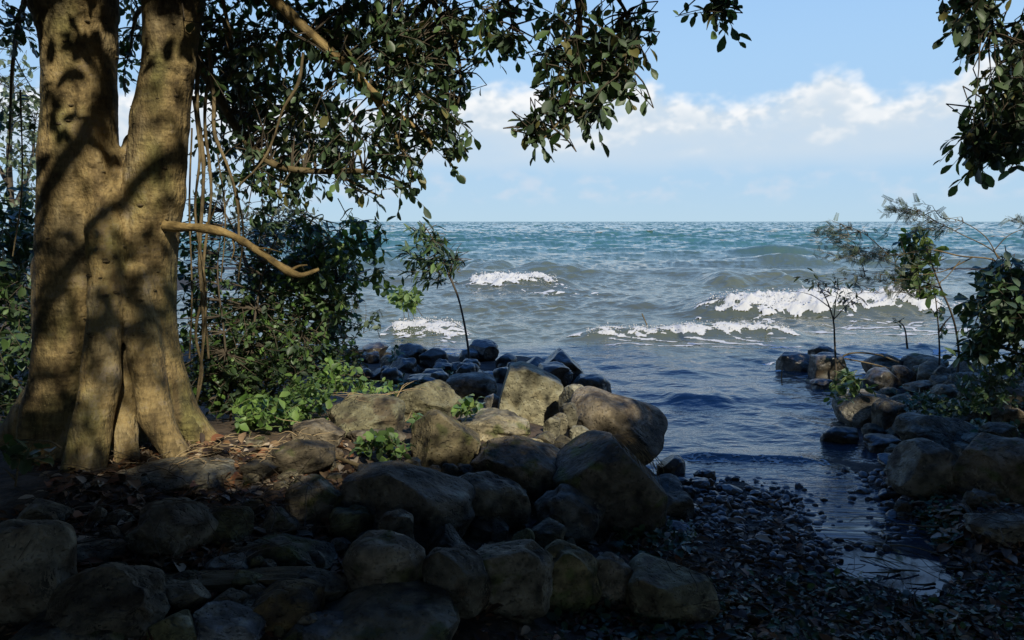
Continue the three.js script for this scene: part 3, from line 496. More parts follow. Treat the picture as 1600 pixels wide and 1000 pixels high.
// ---------------------------------------------------------------- the big tree
function surfaceNets(f, lo, hi, s) {
  const nx = Math.ceil((hi.x - lo.x) / s) + 1, ny = Math.ceil((hi.y - lo.y) / s) + 1, nz = Math.ceil((hi.z - lo.z) / s) + 1, v = new Float32Array(nx * ny * nz);
  for (let k = 0, o = 0; k < nz; k++) for (let j = 0; j < ny; j++) for (let i = 0; i < nx; i++, o++) v[o] = f(lo.x + i * s, lo.y + j * s, lo.z + k * s);
  const id = new Int32Array(v.length).fill(-1), pos = [], idx = [], at = (i, j, k) => (k * ny + j) * nx + i;
  for (let k = 0; k < nz - 1; k++) for (let j = 0; j < ny - 1; j++) for (let i = 0; i < nx - 1; i++) {
    let c = 0, X = 0, Y = 0, Z = 0; const q = [];
    for (let b = 0; b < 8; b++) q.push(v[at(i + (b & 1), j + ((b >> 1) & 1), k + (b >> 2))]);
    for (let a = 0; a < 8; a++) for (const e of [1, 2, 4]) { const b = a | e; if (b === a) continue; if ((q[a] < 0) !== (q[b] < 0)) { const t = q[a] / (q[a] - q[b]); X += (a & 1) + (e === 1 ? t : 0); Y += ((a >> 1) & 1) + (e === 2 ? t : 0); Z += (a >> 2) + (e === 4 ? t : 0); c++; } }
    if (c) { id[at(i, j, k)] = pos.length / 3; pos.push(lo.x + (i + X / c) * s, lo.y + (j + Y / c) * s, lo.z + (k + Z / c) * s); }
  }
  const quad = (a, b, c, d, flip) => { if (a < 0 || b < 0 || c < 0 || d < 0) return; flip ? idx.push(a, c, b, a, d, c) : idx.push(a, b, c, a, c, d); };
  for (let k = 1; k < nz - 1; k++) for (let j = 1; j < ny - 1; j++) for (let i = 1; i < nx - 1; i++) {
    const a = v[at(i, j, k)] < 0;
    if (a !== v[at(i + 1, j, k)] < 0) quad(id[at(i, j - 1, k - 1)], id[at(i, j, k - 1)], id[at(i, j, k)], id[at(i, j - 1, k)], !a);
    if (a !== v[at(i, j + 1, k)] < 0) quad(id[at(i - 1, j, k - 1)], id[at(i - 1, j, k)], id[at(i, j, k)], id[at(i, j, k - 1)], !a);
    if (a !== v[at(i, j, k + 1)] < 0) quad(id[at(i - 1, j - 1, k)], id[at(i, j - 1, k)], id[at(i, j, k)], id[at(i - 1, j, k)], !a);
  }
  const g = new THREE.BufferGeometry(); g.setAttribute('position', new THREE.Float32BufferAttribute(pos, 3)); g.setIndex(idx); return g;
}
const bigTree = thing('old_tree', 'massive twin-stemmed tree with fluted buttress roots on the left bank', 'tree');
const crownOut = [], crownTwigs = [];
{
  // strands: [px, py, depth, radius px]
  const strands = [
    [[110, -120, 5.0, 66], [115, 0, 5.0, 62], [124, 70, 5.0, 53], [124, 150, 5.0, 52], [124, 250, 4.98, 56], [120, 380, 4.97, 56], [112, 520, 4.95, 50], [88, 640, 4.9, 44], [50, 760, 4.75, 36]],
    [[292, -120, 5.1, 44], [272, 0, 5.08, 45], [264, 100, 5.05, 38], [250, 190, 5.02, 42], [240, 300, 5.0, 45], [228, 400, 5.0, 44], [225, 480, 4.98, 46]],
    [[175, 250, 5.0, 22], [166, 360, 4.80, 29], [166, 470, 4.67, 26], [158, 590, 4.52, 27], [142, 680, 4.44, 30], [118, 790, 4.28, 32]],
    [[228, 460, 4.95, 42], [246, 560, 4.92, 34], [278, 640, 4.92, 28], [322, 690, 4.94, 20], [372, 722, 4.98, 11]],
    [[214, 430, 4.84, 25], [226, 560, 4.72, 24], [244, 650, 4.66, 25], [272, 706, 4.6, 18], [300, 745, 4.55, 10]],
    [[212, 225, 5.12, 18], [208, 320, 5.06, 24], [202, 440, 4.96, 22], [196, 560, 4.80, 18], [196, 680, 4.66, 18], [204, 750, 4.58, 16]],
    [[95, 420, 5.0, 40], [92, 560, 4.98, 34], [70, 660, 4.9, 28], [46, 730, 4.86, 24]],
    [[150, 300, 5.2, 50], [160, 480, 5.24, 62], [165, 640, 5.26, 76], [165, 760, 5.26, 84]],
    [[105, 600, 5.3, 50], [40, 690, 5.5, 40], [-20, 740, 5.7, 22]], [[230, 600, 5.3, 46], [300, 680, 5.6, 30], [340, 700, 5.9, 16]],
    [[100, 120, 4.9, 14], [138, 200, 4.83, 14], [150, 280, 4.84, 18], [152, 360, 4.86, 14]],
    [[238, 20, 4.93, 12], [252, 120, 4.93, 12], [236, 220, 4.9, 14], [214, 300, 4.88, 16]],
  ].map((s) => s.map(([a, b, d, r]) => [P(a, b, d), r * mpp(b, d)]));
  const caps = []; for (const s of strands) for (let i = 0; i < s.length - 1; i++) { const [a, ra] = s[i], [b, rb] = s[i + 1], e = b.clone().sub(a); caps.push([a.x, a.y, a.z, e.x, e.y, e.z, 1 / e.lengthSq(), ra, rb - ra]); }
  const k = 0.026, field = (x, y, z) => {
    let d = 9;
    for (const c of caps) { const X = x - c[0], Y = y - c[1], Z = z - c[2]; let t = (X * c[3] + Y * c[4] + Z * c[5]) * c[6]; t = t < 0 ? 0 : t > 1 ? 1 : t; const A = X - c[3] * t, B = Y - c[4] * t, D = Z - c[5] * t, q = Math.sqrt(A * A + B * B + D * D) - c[7] - c[8] * t; if (q > d + k) continue; const h = Math.max(k - Math.abs(q - d), 0) / k; d = Math.min(d, q) - h * h * k * 0.25; }
    return d;
  };
  const lo = V(-4.4, 0.25, -6.4), hi = V(-1.6, 4.5, -3.9);
  const g = surfaceNets(field, lo, hi, 0.02), p = g.attributes.position;
  g.computeVertexNormals();
  let n = g.attributes.normal;
  { const q = V(); let s = 0; for (let i = 0; i < p.count; i += 97) { q.fromBufferAttribute(p, i); const e = 0.02; s += field(q.x + n.getX(i) * e, q.y + n.getY(i) * e, q.z + n.getZ(i) * e) > 0 ? 1 : -1; } if (s < 0) { const id = g.index.array; for (let i = 0; i < id.length; i += 3) { const t = id[i]; id[i] = id[i + 1]; id[i + 1] = t; } g.computeVertexNormals(); n = g.attributes.normal; } }
  const col = new Float32Array(p.count * 3);
  for (let i = 0; i < p.count; i++) {
    const x = p.getX(i), y = p.getY(i), z = p.getZ(i), flare = 1 - sst(0.8, 2.4, y);
    const wr = noise(x * 3, y * 26, z * 3) * 0.5 + noise(x * 5, y * 46, z * 5) * 0.3, fl = noise(x * 9 + y * 1.2, y * 1.1, z * 9);
    const e = 0.004 * wr * (1 - 0.6 * flare) + (0.006 + 0.010 * flare) * fl + 0.012 * fbm(x * 4, y * 3, z * 4, 3);
    p.setXYZ(i, x + n.getX(i) * e, y + n.getY(i) * e, z + n.getZ(i) * e);
    const a = fbm(x * 2.5, y * 1.2, z * 2.5, 4), m = sst(-0.05, 0.35, fbm(x * 3 + 8, y * 1.6, z * 3, 4)), gr = sst(0.0, 0.3, fbm(x * 5 - 4, y * 2.5, z * 5, 3)), v = 1 + 0.7 * a;
    const st = sst(0.05, 0.4, fbm(x * 14, y * 1.6, z * 14, 4) + 0.3 * fbm(x * 4, y * 4, z * 4 + 7, 3));
    let c = [0.30, 0.222, 0.118].map((q, k2) => lerp(q, [0.19, 0.17, 0.072][k2], m)); c = c.map((q, k2) => lerp(q, [0.27, 0.22, 0.15][k2], gr * 0.7)); c = c.map((q, k2) => lerp(q, [0.13, 0.088, 0.045][k2], st * 0.75));
    for (let q = 0; q < 3; q++) col[i * 3 + q] = c[q] * v;
  }
  g.computeVertexNormals(); g.setAttribute('color', new THREE.BufferAttribute(col, 3));
  const trunk = add('trunk', boxUV(g), M.bark, bigTree);
  // small knobs on the bark
  const R = rng(8), kn = [];
  for (let i = 0; i < 95; i++) { const px = 70 + 215 * R(), py = 20 + 560 * R(), r0 = ray(px, py); let t = 4.2, hit = false; for (; t < 5.6; t += 0.012) if (field(r0.x * t, EYE + r0.y * t, r0.z * t) < 0) { hit = true; break; } if (!hit) continue; const kg = new THREE.IcosahedronGeometry(0.006 + 0.010 * R() ** 2, 2), q = V(r0.x * t, EYE + r0.y * t, r0.z * t); kg.scale(1.4, 0.7, 1.2); kg.translate(q.x, q.y, q.z); kn.push(kg); }
  const kg = boxUV(mergeGeometries(kn)); kg.setAttribute('color', new THREE.Float32BufferAttribute(new Float32Array(kg.attributes.position.count * 3).map((_, i) => [0.13, 0.1, 0.06][i % 3]), 3));
  tag(add('bark_knobs', kg, M.bark, trunk), null, null, null, 'stuff');
  // broken bent limb
  const stub = add('broken_limb', mergeGeometries([pxTube([[225, 352, 5.0], [270, 354, 4.85], [320, 357, 4.75], [362, 368, 4.65], [405, 393, 4.55], [446, 421, 4.5], [470, 430, 4.5], [498, 421, 4.55]], [.036, .033, .028, .026, .023, .025, .018, .010], 12, 14, .4, 3), pxTube([[318, 356, 4.76], [330, 340, 4.74], [338, 318, 4.72]], [.009, .006, .003], 5, 4, .3), pxTube([[400, 390, 4.56], [416, 388, 4.5], [440, 394, 4.46]], [.008, .005, .002], 5, 4, .3), pxTube([[362, 368, 4.65], [366, 390, 4.62], [360, 410, 4.6]], [.007, .005, .002], 5, 4, .3), pxTube([[452, 424, 4.5], [466, 416, 4.5], [480, 414, 4.5]], [.012, .008, .004], 6, 3)]), M.paleBranch, bigTree);
  tag(stub, 'bare pale limb bent downwards and broken off');
  // limbs of the crown
  const limbs = [
    [px3([[300, -60, 5.1], [360, -70, 5.0], [420, -10, 5.0], [480, 48, 5.05], [530, 92, 5.1], [580, 140, 5.15], [630, 185, 5.2], [660, 208, 5.2], [675, 226, 5.2]]), [.055, .05, .044, .038, .032, .026, .02, .015, .008]],
    [px3([[545, 105, 5.1], [590, 160, 5.2], [625, 225, 5.3], [645, 285, 5.3]]), [.028, .022, .016, .008]],
    [px3([[260, 20, 5.3], [330, 130, 5.8], [380, 215, 5.7], [430, 258, 5.5], [500, 268, 5.4], [570, 268, 5.4], [640, 290, 5.3]]), [.05, .04, .034, .028, .022, .018, .008]],
    [px3([[520, 268, 5.4], [560, 290, 5.4], [600, 310, 5.35]]), [.014, .01, .006]],
    [px3([[120, -100, 5.0], [40, -120, 5.6], [-40, -60, 6.2]]), [.1, .07, .04]],
    [px3([[290, -110, 5.1], [420, -190, 4.9], [620, -180, 4.8], [760, -120, 4.7], [880, -60, 4.6], [905, 20, 4.55], [900, 110, 4.5], [880, 180, 4.45], [848, 218, 4.4]]), [.06, .055, .045, .036, .026, .016, .011, .008, .004]],
    [px3([[880, -60, 4.6], [950, -20, 4.6], [985, 40, 4.6], [975, 100, 4.55]]), [.02, .013, .009, .004]],
    [px3([[760, -120, 4.7], [960, -130, 4.6], [1090, -60, 4.55], [1125, 10, 4.5]]), [.024, .018, .011, .004]],
    [px3([[500, -150, 5.0], [620, -60, 5.2], [700, 40, 5.25], [720, 120, 5.2], [710, 190, 5.2]]), [.03, .022, .016, .01, .005]],
    [px3([[760, -120, 4.8], [790, -20, 5], [800, 40, 5]]), [.018, .01, .005]],
    [px3([[262, 30, 5.4], [215, 20, 6.2], [200, 90, 6.5]]), [.03, .02, .008]],
    [px3([[110, -60, 5.4], [40, 0, 6.3], [20, 100, 6.8], [15, 220, 7]]), [.04, .026, .016, .008]],
  ];
  limbs.forEach(([pts, r], i) => add('limb', tube(pts, r, 8, 6, .2, i + 1), i < 2 ? M.paleBranch : M.branch, bigTree));
  // hanging aerial roots
  const vines = [
    [[[312, 60, 5.3], [308, 160, 5.3], [318, 260, 5.3], [312, 400, 5.35], [318, 520, 5.4], [308, 625, 5.45]], .016], [[[326, 70, 5.2], [334, 150, 5.2], [336, 210, 5.2], [356, 260, 5.2], [370, 310, 5.25], [374, 380, 5.3]], .014],
    [[[302, 150, 5.25], [312, 240, 5.25], [305, 330, 5.3], [322, 460, 5.35], [312, 600, 5.4]], .010], [[[330, 90, 5.3], [320, 180, 5.3], [330, 300, 5.35], [318, 420, 5.4], [326, 560, 5.45]], .012],
    [[[474, 82, 5.0], [466, 130, 5.0], [442, 172, 5.05], [428, 215, 5.1], [410, 252, 5.1], [372, 292, 5.15]], .011], [[[350, 0, 5.0], [360, 60, 5.05], [348, 30, 5.1], [358, 80, 5.1]], .008],
    [[[345, -20, 5.0], [352, 25, 5], [362, 52, 5]], .009], [[[300, 200, 5.2], [296, 320, 5.25], [300, 460, 5.3], [296, 560, 5.4]], .007], [[[340, 240, 5.4], [352, 340, 5.5], [345, 440, 5.6]], .006],
    [[[370, 300, 5.2], [380, 360, 5.5], [372, 440, 5.8]], .007], [[[322, 440, 5.4], [306, 520, 5.4], [316, 580, 5.4], [304, 640, 5.45]], .012], [[[64, 60, 5.6], [66, 200, 5.7], [62, 330, 5.8]], .005], [[[32, 140, 6], [34, 300, 6.1], [20, 400, 6.2]], .007],
  ];
  vines.forEach(([l, r], i) => add('aerial_root', pxTube(l, l.map((_, j) => r * (1 - 0.07 * j)), 7, 8, .3, i + 20), M.vine, bigTree));
  const nodes = limbNodes(limbs.map((l) => l[0]));
  const blobs = [[380, 60, 80, 80, 5.6, .6, 60], [470, 110, 90, 110, 5.7, .5, 88], [580, 55, 85, 70, 5.5, .5, 80], [640, 140, 72, 84, 5.4, .4, 66], [560, 225, 70, 60, 5.5, .4, 44], [660, 40, 75, 55, 5.4, .4, 60], [695, 205, 34, 46, 5.2, .3, 16], [790, 20, 50, 52, 5, .3, 26], [610, 262, 42, 40, 5.3, .3, 12], [440, 205, 80, 80, 5.9, .5, 70], [350, 150, 50, 120, 6.3, .5, 60], [205, 50, 30, 90, 6.6, .4, 24], [700, 100, 40, 60, 5.3, .3, 26], [500, 285, 90, 40, 5.6, .3, 16], [420, 300, 60, 50, 6, .4, 22], [520, 30, 200, 40, 5.8, .5, 40],
    [905, 50, 66, 66, 4.6, .3, 40], [955, 70, 48, 60, 4.6, .3, 24], [890, 150, 52, 46, 4.5, .25, 30], [842, 200, 32, 26, 4.4, .15, 10], [975, 105, 26, 34, 4.55, .15, 9], [992, 50, 20, 30, 4.6, .12, 8], [1122, 4, 36, 18, 4.5, .15, 9],
    [20, 40, 40, 70, 6.6, .5, 17], [10, 200, 30, 120, 7, .5, 5]];
  fillBlobs(rng(61), blobs, { twig: .3, per: 8, leaf: .086, droop: .6, dir: V(.1, -.35, .1), reach: 0.6 }, crownOut, crownTwigs, nodes);
}

// ---------------------------------------------------------------- shade trees overhead and behind: the canopy that keeps the bank dark
const lit = [];   // places the sun reaches through gaps in the leaves: [px, py, depth, radius]
for (const [a, b, d, r] of [[240, 90, 4.8, .22], [245, 190, 4.8, .2], [250, 270, 4.8, .25], [160, 300, 4.75, .2], [165, 230, 4.8, .12], [95, 290, 4.8, .16], [105, 130, 4.9, .13], [150, 90, 4.85, .1], [140, 360, 4.8, .16], [100, 420, 4.8, .14], [230, 430, 4.8, .26], [240, 340, 4.8, .2], [165, 420, 4.7, .32], [100, 500, 4.8, .16], [165, 520, 4.6, .26], [230, 500, 4.8, .25], [255, 560, 4.8, .3], [215, 620, 4.7, .2], [280, 640, 4.8, .25], [230, 690, 4.65, .18], [300, 680, 4.8, .2], 
  [360, 690, 4.9, .2], [420, 690, 5.1, .22], [480, 720, 4.9, .14], [420, 640, 5.5, .3], [470, 615, 5.8, .3], [540, 600, 6.3, .3], [500, 640, 5.6, .2], [590, 600, 7, .3], [380, 380, 4.6, .16], [470, 425, 4.5, .16],
  [575, 640, 5.9, .3], [640, 615, 6.4, .3], [700, 610, 6.6, .3], [740, 600, 7, .3], [770, 650, 6.1, .25], [830, 600, 6, .36], [840, 650, 5.9, .2], [870, 680, 5.6, .16], [900, 625, 6.5, .2], [950, 620, 6, .12], [720, 680, 5.4, .1], [610, 690, 5.4, .12], [550, 690, 5.3, .12],
  [560, 370, 6.5, .35], [600, 400, 6.5, .3], [300, 490, 5.4, .15], [440, 540, 6.2, .2], [620, 460, 11, .5], [690, 390, 11, .5], [1440, 390, 9, .6], [1330, 390, 9, .6], [1400, 340, 8.6, .6], [1500, 400, 8.6, .6], [1390, 420, 8.7, .6], [380, 570, 6.2, .16], [335, 570, 6.1, .14], [470, 480, 6.5, .2], [430, 510, 6.3, .14], [520, 450, 6.5, .2], [400, 470, 6.4, .12], [310, 430, 6.3, .14], [1570, 585, 7.5, .25], [1500, 635, 7.5, .12], [1550, 628, 7.3, .15], [1328, 600, 7.7, .18], [1575, 435, 7.3, .25], [1550, 490, 7.2, .12], [350, 470, 6.4, .1], [360, 520, 6.2, .12], [420, 450, 6.5, .14], [450, 560, 6.2, .16], [490, 540, 6.5, .16], [500, 420, 6.6, .18], [520, 500, 6.9, .16], [400, 610, 6, .16], [350, 620, 5.8, .14], [470, 400, 6.6, .14], [560, 150, 5.1, .12], [690, 200, 5, .12], [980, 110, 4.4, .1], [640, 60, 5.1, .1], [1540, 60, 4.2, .1], [1585, 150, 4.1, .1], [20, 480, 6.4, .25], [15, 600, 6, .14]])
  lit.push([P(a, b, d), r]);
const sunGap = (p, pad) => { for (const [q, r] of lit) { const e = p.clone().sub(q), t = e.dot(SUN); if (t > 0 && e.addScaledVector(SUN, -t).length() < r + pad) return true; } return false; };
const trees = [];
{
  const R = rng(900), leafN = 64, cl = [];
  const proto = LEAF.oval;
  for (let i = 0; i < leafN; i++) { const p = dirR(R).multiplyScalar(0.42 * Math.cbrt(R())); cl.push(proto.clone().applyMatrix4(basis(p, dirR(R).add(V(0, -.4, 0)), V(0, 1, 0).add(dirR(R).multiplyScalar(.8)), .10 + .05 * R()))); }
  const cluster = mergeGeometries(cl);
  const canopyMat = std({ color: new THREE.Color(.04, .07, .02), roughness: .6, side: THREE.DoubleSide });
  const spots = [['shade_tree', 7.5, -2.5, 'leaning shade tree whose leafy branches hang into the upper right corner'], ['canopy_tree', 1.5, 4, 'tall leafy tree standing behind the viewer'], ['canopy_tree', -6.5, 3.5, 'spreading leafy tree left behind the viewer'], ['canopy_tree', 9, 6, 'spreading leafy tree right behind the viewer'], ['canopy_tree', 13, -1, 'broad leafy tree far right of the view']];
  const cells = spots.map(() => []), big = [];
  for (let i = 0; i < 16500; i++) {
    const x = lerp(-13, 17, R()), z = lerp(-6.5, 9, R()), top = Math.min(11.5, (12.3 + z) / 1.16 + 0.5 * noise(x * .8, z * .8, 3)), bot = 4.3 + 1.0 * noise(x * .5, z * .5, 1) + (z > 4 ? -.6 : 0), y = lerp(bot, top, R() ** 1.3);
    if (top < bot + 0.2 && R() < 0.7) continue;
    const p = V(x, y, z);
    if (z < -0.4) { const [qx, qy, qz] = toPixel(p), m = 0.62 * F / qz; if (qy > -m && qz > 0.1 && qx > -300 && qx < 1900) continue; }
    if (sunGap(p, 0.42) && R() > 0.012) continue;
    const dBig = Math.hypot(x + 2.5, z + 4.9) - 1.0; let best = 1e9, k = -1; spots.forEach((s, j) => { const e = Math.hypot(x - s[1], z - s[2]); if (e < best) { best = e; k = j; } });
    (dBig < best ? big : cells[k]).push(p);
  }
  const mass = (list, parent) => { const im = new THREE.InstancedMesh(cluster, canopyMat, list.length), m = new THREE.Matrix4(), e = new THREE.Euler(); list.forEach((p, i) => { const s = 0.8 + 0.5 * R(); m.makeRotationFromEuler(e.set(R() * .8, R() * 6.28, R() * .8)).scale(V(s, s, s)).setPosition(p); im.setMatrixAt(i, m); }); im.name = 'crown'; im.userData.kind = 'stuff'; im.castShadow = true; parent.add(im); };
  spots.forEach(([name, x, z, label], j) => {
    const t = thing(name, label, 'tree'), y0 = ground(x, z) - 0.1; trees.push(t);
    const h = 4.6 + R(), lean = V((R() - .5) * .8, 0, (R() - .5) * .8);
    const bk = tube([V(x, y0, z), V(x + lean.x * .3, y0 + 1.6, z + lean.z * .3), V(x + lean.x, y0 + h, z + lean.z), V(x + lean.x, y0 + h + 2.5, z)], [.4, .27, .2, .06], 14, 6, .25, j + 40);
    add('trunk', bk, M.branch, t);
    for (let i = 0; i < 7; i++) { const a = i / 7 * 6.28 + R(), L = 2 + 1.6 * R(), s = V(x + lean.x * .8, y0 + h * (.75 + .25 * R()), z + lean.z * .8), e = V(s.x + Math.cos(a) * L, s.y + 1.2 + R(), s.z + Math.sin(a) * L); if (sunGap(e, .1)) continue; const [ex, ey, ez] = toPixel(e); if (ez > 0 && ex > 0 && ex < 1600 && ey > -60) continue; add('limb', tube([s, s.clone().lerp(e, .5).add(V(0, .3, 0)), e], [.09, .06, .02], 7, 4, .2, i), M.branch, t); }
    if (j === 1) for (const [l, u, r] of [[[[40, 560], [110, 430], [200, 300], [300, 190]], 3.6, .09], [[[20, 760], [110, 640], [165, 560], [230, 520]], 3.9, .08], [[[60, 330], [130, 220], [170, 90]], 3.2, .1]]) { const pts = l.map(([a, b], k) => P(a, b, 4.8).addScaledVector(SUN, u + 3.4 + .15 * k)); add('limb', tube(pts, r * .7, 8, 5, .25, r * 100), M.branch, t); for (let k = 0; k < pts.length - 1; k++) for (let q = 0; q < 3; q++) if (R() < .38) cells[1].push(pts[k].clone().lerp(pts[k + 1], R()).add(dirR(R).multiplyScalar(.16)).addScaledVector(SUN, R() * .6)); }
    mass(cells[j], t);
  });
  mass(big, bigTree);
  // undergrowth closing the sides and the back
  const ug = []; for (let i = 0; i < 4200; i++) { const a = R() * 6.28, r = 8.5 + 5.5 * R(), x = 1 + Math.cos(a) * r * 1.15, z = 3.0 + Math.sin(a) * r; if (z > 8 || z < -7.5 || (z < 0 && Math.abs(x) < -z * 0.78 + 3.2)) continue; const g = ground(x, z); if (g < 0.1) continue; const p = V(x, g + 0.1 + 5.2 * R() ** 1.2, z); if (sunGap(p, .4)) continue; ug.push(p); }
  const im = new THREE.InstancedMesh(cluster, canopyMat, ug.length), m = new THREE.Matrix4(), e = new THREE.Euler(); ug.forEach((p, i) => { const s = 1 + .6 * R(); m.makeRotationFromEuler(e.set(R() * 3, R() * 6, R() * 3)).scale(V(s, s, s)).setPosition(p); im.setMatrixAt(i, m); });
  im.name = 'undergrowth'; scene.add(tag(im, 'dense forest undergrowth around the clearing', null, null, 'stuff'));
}
add('twigs', mergeGeometries(crownTwigs), M.twig, bigTree).userData.kind = 'stuff';
hangLeaves(bigTree, crownOut, LEAF.oval, [...G.dark, ...G.dark, ...G.mid, [.14, .13, .03]], 300, .25, .65);
{ // branches of the shade tree that hang into the upper right corner
  const t = trees[0], out = [], tw = [];
  const limbs = [[px3([[2100, -420, 3.6], [1850, -260, 4.0], [1700, -120, 4.2], [1640, 0, 4.3], [1600, 90, 4.3], [1560, 190, 4.25], [1535, 250, 4.2]]), [.06, .05, .034, .022, .013, .008, .004]], [px3([[1700, -120, 4.2], [1610, -60, 4.3], [1540, -10, 4.3], [1490, 10, 4.3]]), [.02, .014, .009, .004]], [px3([[1640, 0, 4.3], [1580, 40, 4.3], [1548, 52, 4.3]]), [.007, .005, .003]]];
  limbs.forEach(([p, r], i) => add('limb', tube(p, r, 7, 6, .15, i + 70), M.branch, t));
  fillBlobs(rng(71), [[1525, 8, 58, 34, 4.3, .25, 26], [1530, 55, 24, 18, 4.3, .1, 6], [1575, 120, 36, 34, 4.3, .25, 22], [1560, 175, 48, 36, 4.25, .2, 28], [1530, 225, 48, 30, 4.2, .15, 22], [1600, 60, 20, 40, 4.3, .2, 10], [1600, 190, 30, 60, 4.3, .2, 14]], { twig: .26, per: 8, leaf: .078, droop: .7, dir: V(-.35, -.35, 0), reach: .8 }, out, tw, limbNodes(limbs.map((l) => l[0])));
  add('twigs', mergeGeometries(tw), M.twig, t).userData.kind = 'stuff';
  hangLeaves(t, out, LEAF.oval, [...G.dark, ...G.dark, ...G.mid, [.14, .13, .03]], 300, .25, .65);
}

// ---------------------------------------------------------------- plants
// stems: lists of [px, py, depth]; blobs as in fillBlobs
function plant(name, label, cat, o) {
  const t = thing(name, label, cat, o.group), R = rng(o.seed), out = [], tw = [], st = o.stems || [];
  const curves = st.map((s, i) => { const pts = px3(s); if (o.root && (i === 0 || o.root > 1)) { const g = ground(pts[0].x, pts[0].z); if (pts[0].y > g - .02) pts.unshift(V(pts[0].x, Math.max(g - .05, pts[0].y - 1.2), pts[0].z)); } return pts; });
  curves.forEach((pts, i) => { const r0 = (o.rad || [.012])[Math.min(i, (o.rad || [.012]).length - 1)]; add('stem', tube(pts, pts.map((_, j) => r0 * (1 - .75 * j / (pts.length - 1))), 6, 5, .1, i), o.stemMat || M.twig, t); });
  fillBlobs(R, o.blobs, o, out, tw, limbNodes(curves));
  if (o.frond) {
    const g = o.frond, im = new THREE.InstancedMesh(g, leafMat(1, 1, 1, .25, .8), out.length); im.name = 'fronds'; im.userData.kind = 'stuff'; const c = new THREE.Color(); out.forEach((l, i) => { im.setMatrixAt(i, l.m); const q = o.cols[Math.floor(l.c * o.cols.length)]; im.setColorAt(i, c.setRGB(...q)); }); t.add(im);
  } else hangLeaves(t, out, o.shape || LEAF.oval, o.cols, o.most ?? 120, o.tr ?? .3, .65);
  if (tw.length) add('twigs', mergeGeometries(tw), o.stemMat || M.twig, t).userData.kind = 'stuff';
  return t;
}
plant('waterside_shrub', 'dense dark green shrub between the big tree and the lake', 'shrub', { seed: 1, root: 2, cols: [...G.dark.slice(0, 3), ...G.mid, ...G.bright.slice(0, 2)], tr: .35, leaf: .074, twig: .26, per: 10, droop: .3, dir: V(0, .1, .2), most: 300, rad: [.02, .016, .014], reach: .9,
  stems: [[[400, 640, 6.3], [395, 540, 6.3], [410, 430, 6.4], [440, 350, 6.5]], [[450, 640, 6.6], [470, 520, 6.6], [490, 420, 6.6], [520, 360, 6.6]], [[360, 640, 6.2], [350, 520, 6.1], [340, 420, 6.1], [350, 330, 6.2]], [[500, 620, 7], [515, 520, 7], [530, 440, 7]]],
  blobs: [[400, 560, 82, 74, 6.4, .4, 200], [470, 490, 64, 94, 6.8, .4, 190], [525, 540, 42, 66, 7.2, .3, 80], [345, 590, 42, 54, 6.3, .3, 70], [450, 400, 70, 56, 6.9, .4, 90], [520, 430, 46, 50, 6.9, .3, 66], [395, 460, 30, 50, 6.8, .4, 34], [318, 420, 34, 110, 6.5, .3, 56], [350, 520, 40, 60, 6.6, .3, 50], [300, 560, 24, 60, 6, .3, 20]] });
plant('climbing_vine', 'sunlit green vine leaves hanging over the water at the shrub edge', 'vine', { seed: 2, cols: G.bright.concat(G.mid), leaf: .085, twig: .22, per: 5, droop: .7, dir: V(.3, -.2, .3), most: 200, tr: .4, shape: LEAF.broad, rad: [.006, .005, .005], reach: .5, stemMat: M.greenStem,
  stems: [[[470, 470, 6.6], [500, 400, 6.5], [540, 355, 6.45], [590, 345, 6.45], [605, 375, 6.45]], [[510, 430, 6.6], [550, 400, 6.5], [585, 400, 6.5], [582, 440, 6.5]], [[490, 340, 6.5], [530, 350, 6.5], [570, 360, 6.5], [600, 350, 6.5]], [[528, 310, 6.2], [545, 340, 6.3], [560, 350, 6.4]]],
  blobs: [[560, 365, 42, 30, 6.45, .25, 26], [530, 400, 36, 40, 6.5, .2, 26], [592, 410, 14, 46, 6.45, .1, 8], [528, 455, 14, 16, 6.4, .1, 4], [500, 380, 36, 36, 6.6, .2, 16]] });
plant('leafy_herb', 'bright green leafy herb patch in sun at the foot of the shrub', 'plant', { seed: 3, cols: G.bright, leaf: .07, twig: .16, per: 7, droop: .35, dir: V(0, .5, .2), most: 260, tr: .35, minY: .02, blobs: [[425, 640, 58, 26, 5.6, .35, 54], [480, 622, 40, 30, 5.9, .35, 40], [400, 660, 34, 12, 5.3, .15, 12], [520, 590, 40, 30, 6.4, .35, 34]], shape: LEAF.broad, stemMat: M.greenStem });
plant('leafy_herb', 'small green herb trailing between shrub and olive boulder', 'plant', { seed: 4, cols: G.bright, leaf: .065, twig: .15, per: 6, droop: .3, dir: V(0, .5, .2), most: 120, tr: .35, minY: .02, blobs: [[585, 606, 40, 14, 7.2, .3, 26]], shape: LEAF.broad, stemMat: M.greenStem });
plant('leafy_herb', 'sunlit green sprig growing behind the angular faceted boulder', 'plant', { seed: 5, cols: G.bright.concat(G.lime), leaf: .085, twig: .14, per: 6, droop: .3, dir: V(.1, .5, .2), most: 60, tr: .4, blobs: [[735, 630, 24, 14, 5.9, .12, 9]], shape: LEAF.broad, stemMat: M.greenStem });
plant('leafy_herb', 'little green sprig low in front of the olive boulders', 'plant', { seed: 6, cols: G.bright, leaf: .06, twig: .12, per: 6, droop: .3, dir: V(0, .5, .2), most: 40, tr: .4, blobs: [[658, 654, 18, 8, 5.75, .1, 6]], shape: LEAF.broad, stemMat: M.greenStem });
plant('leafy_herb', 'green weed half in sun beside the humped boulder', 'plant', { seed: 7, cols: G.bright.concat(G.mid), leaf: .075, twig: .13, per: 7, droop: .35, dir: V(0, .4, .2), most: 110, tr: .35, minY: .02, blobs: [[598, 700, 38, 20, 5.0, .16, 22]], shape: LEAF.broad, stemMat: M.greenStem });
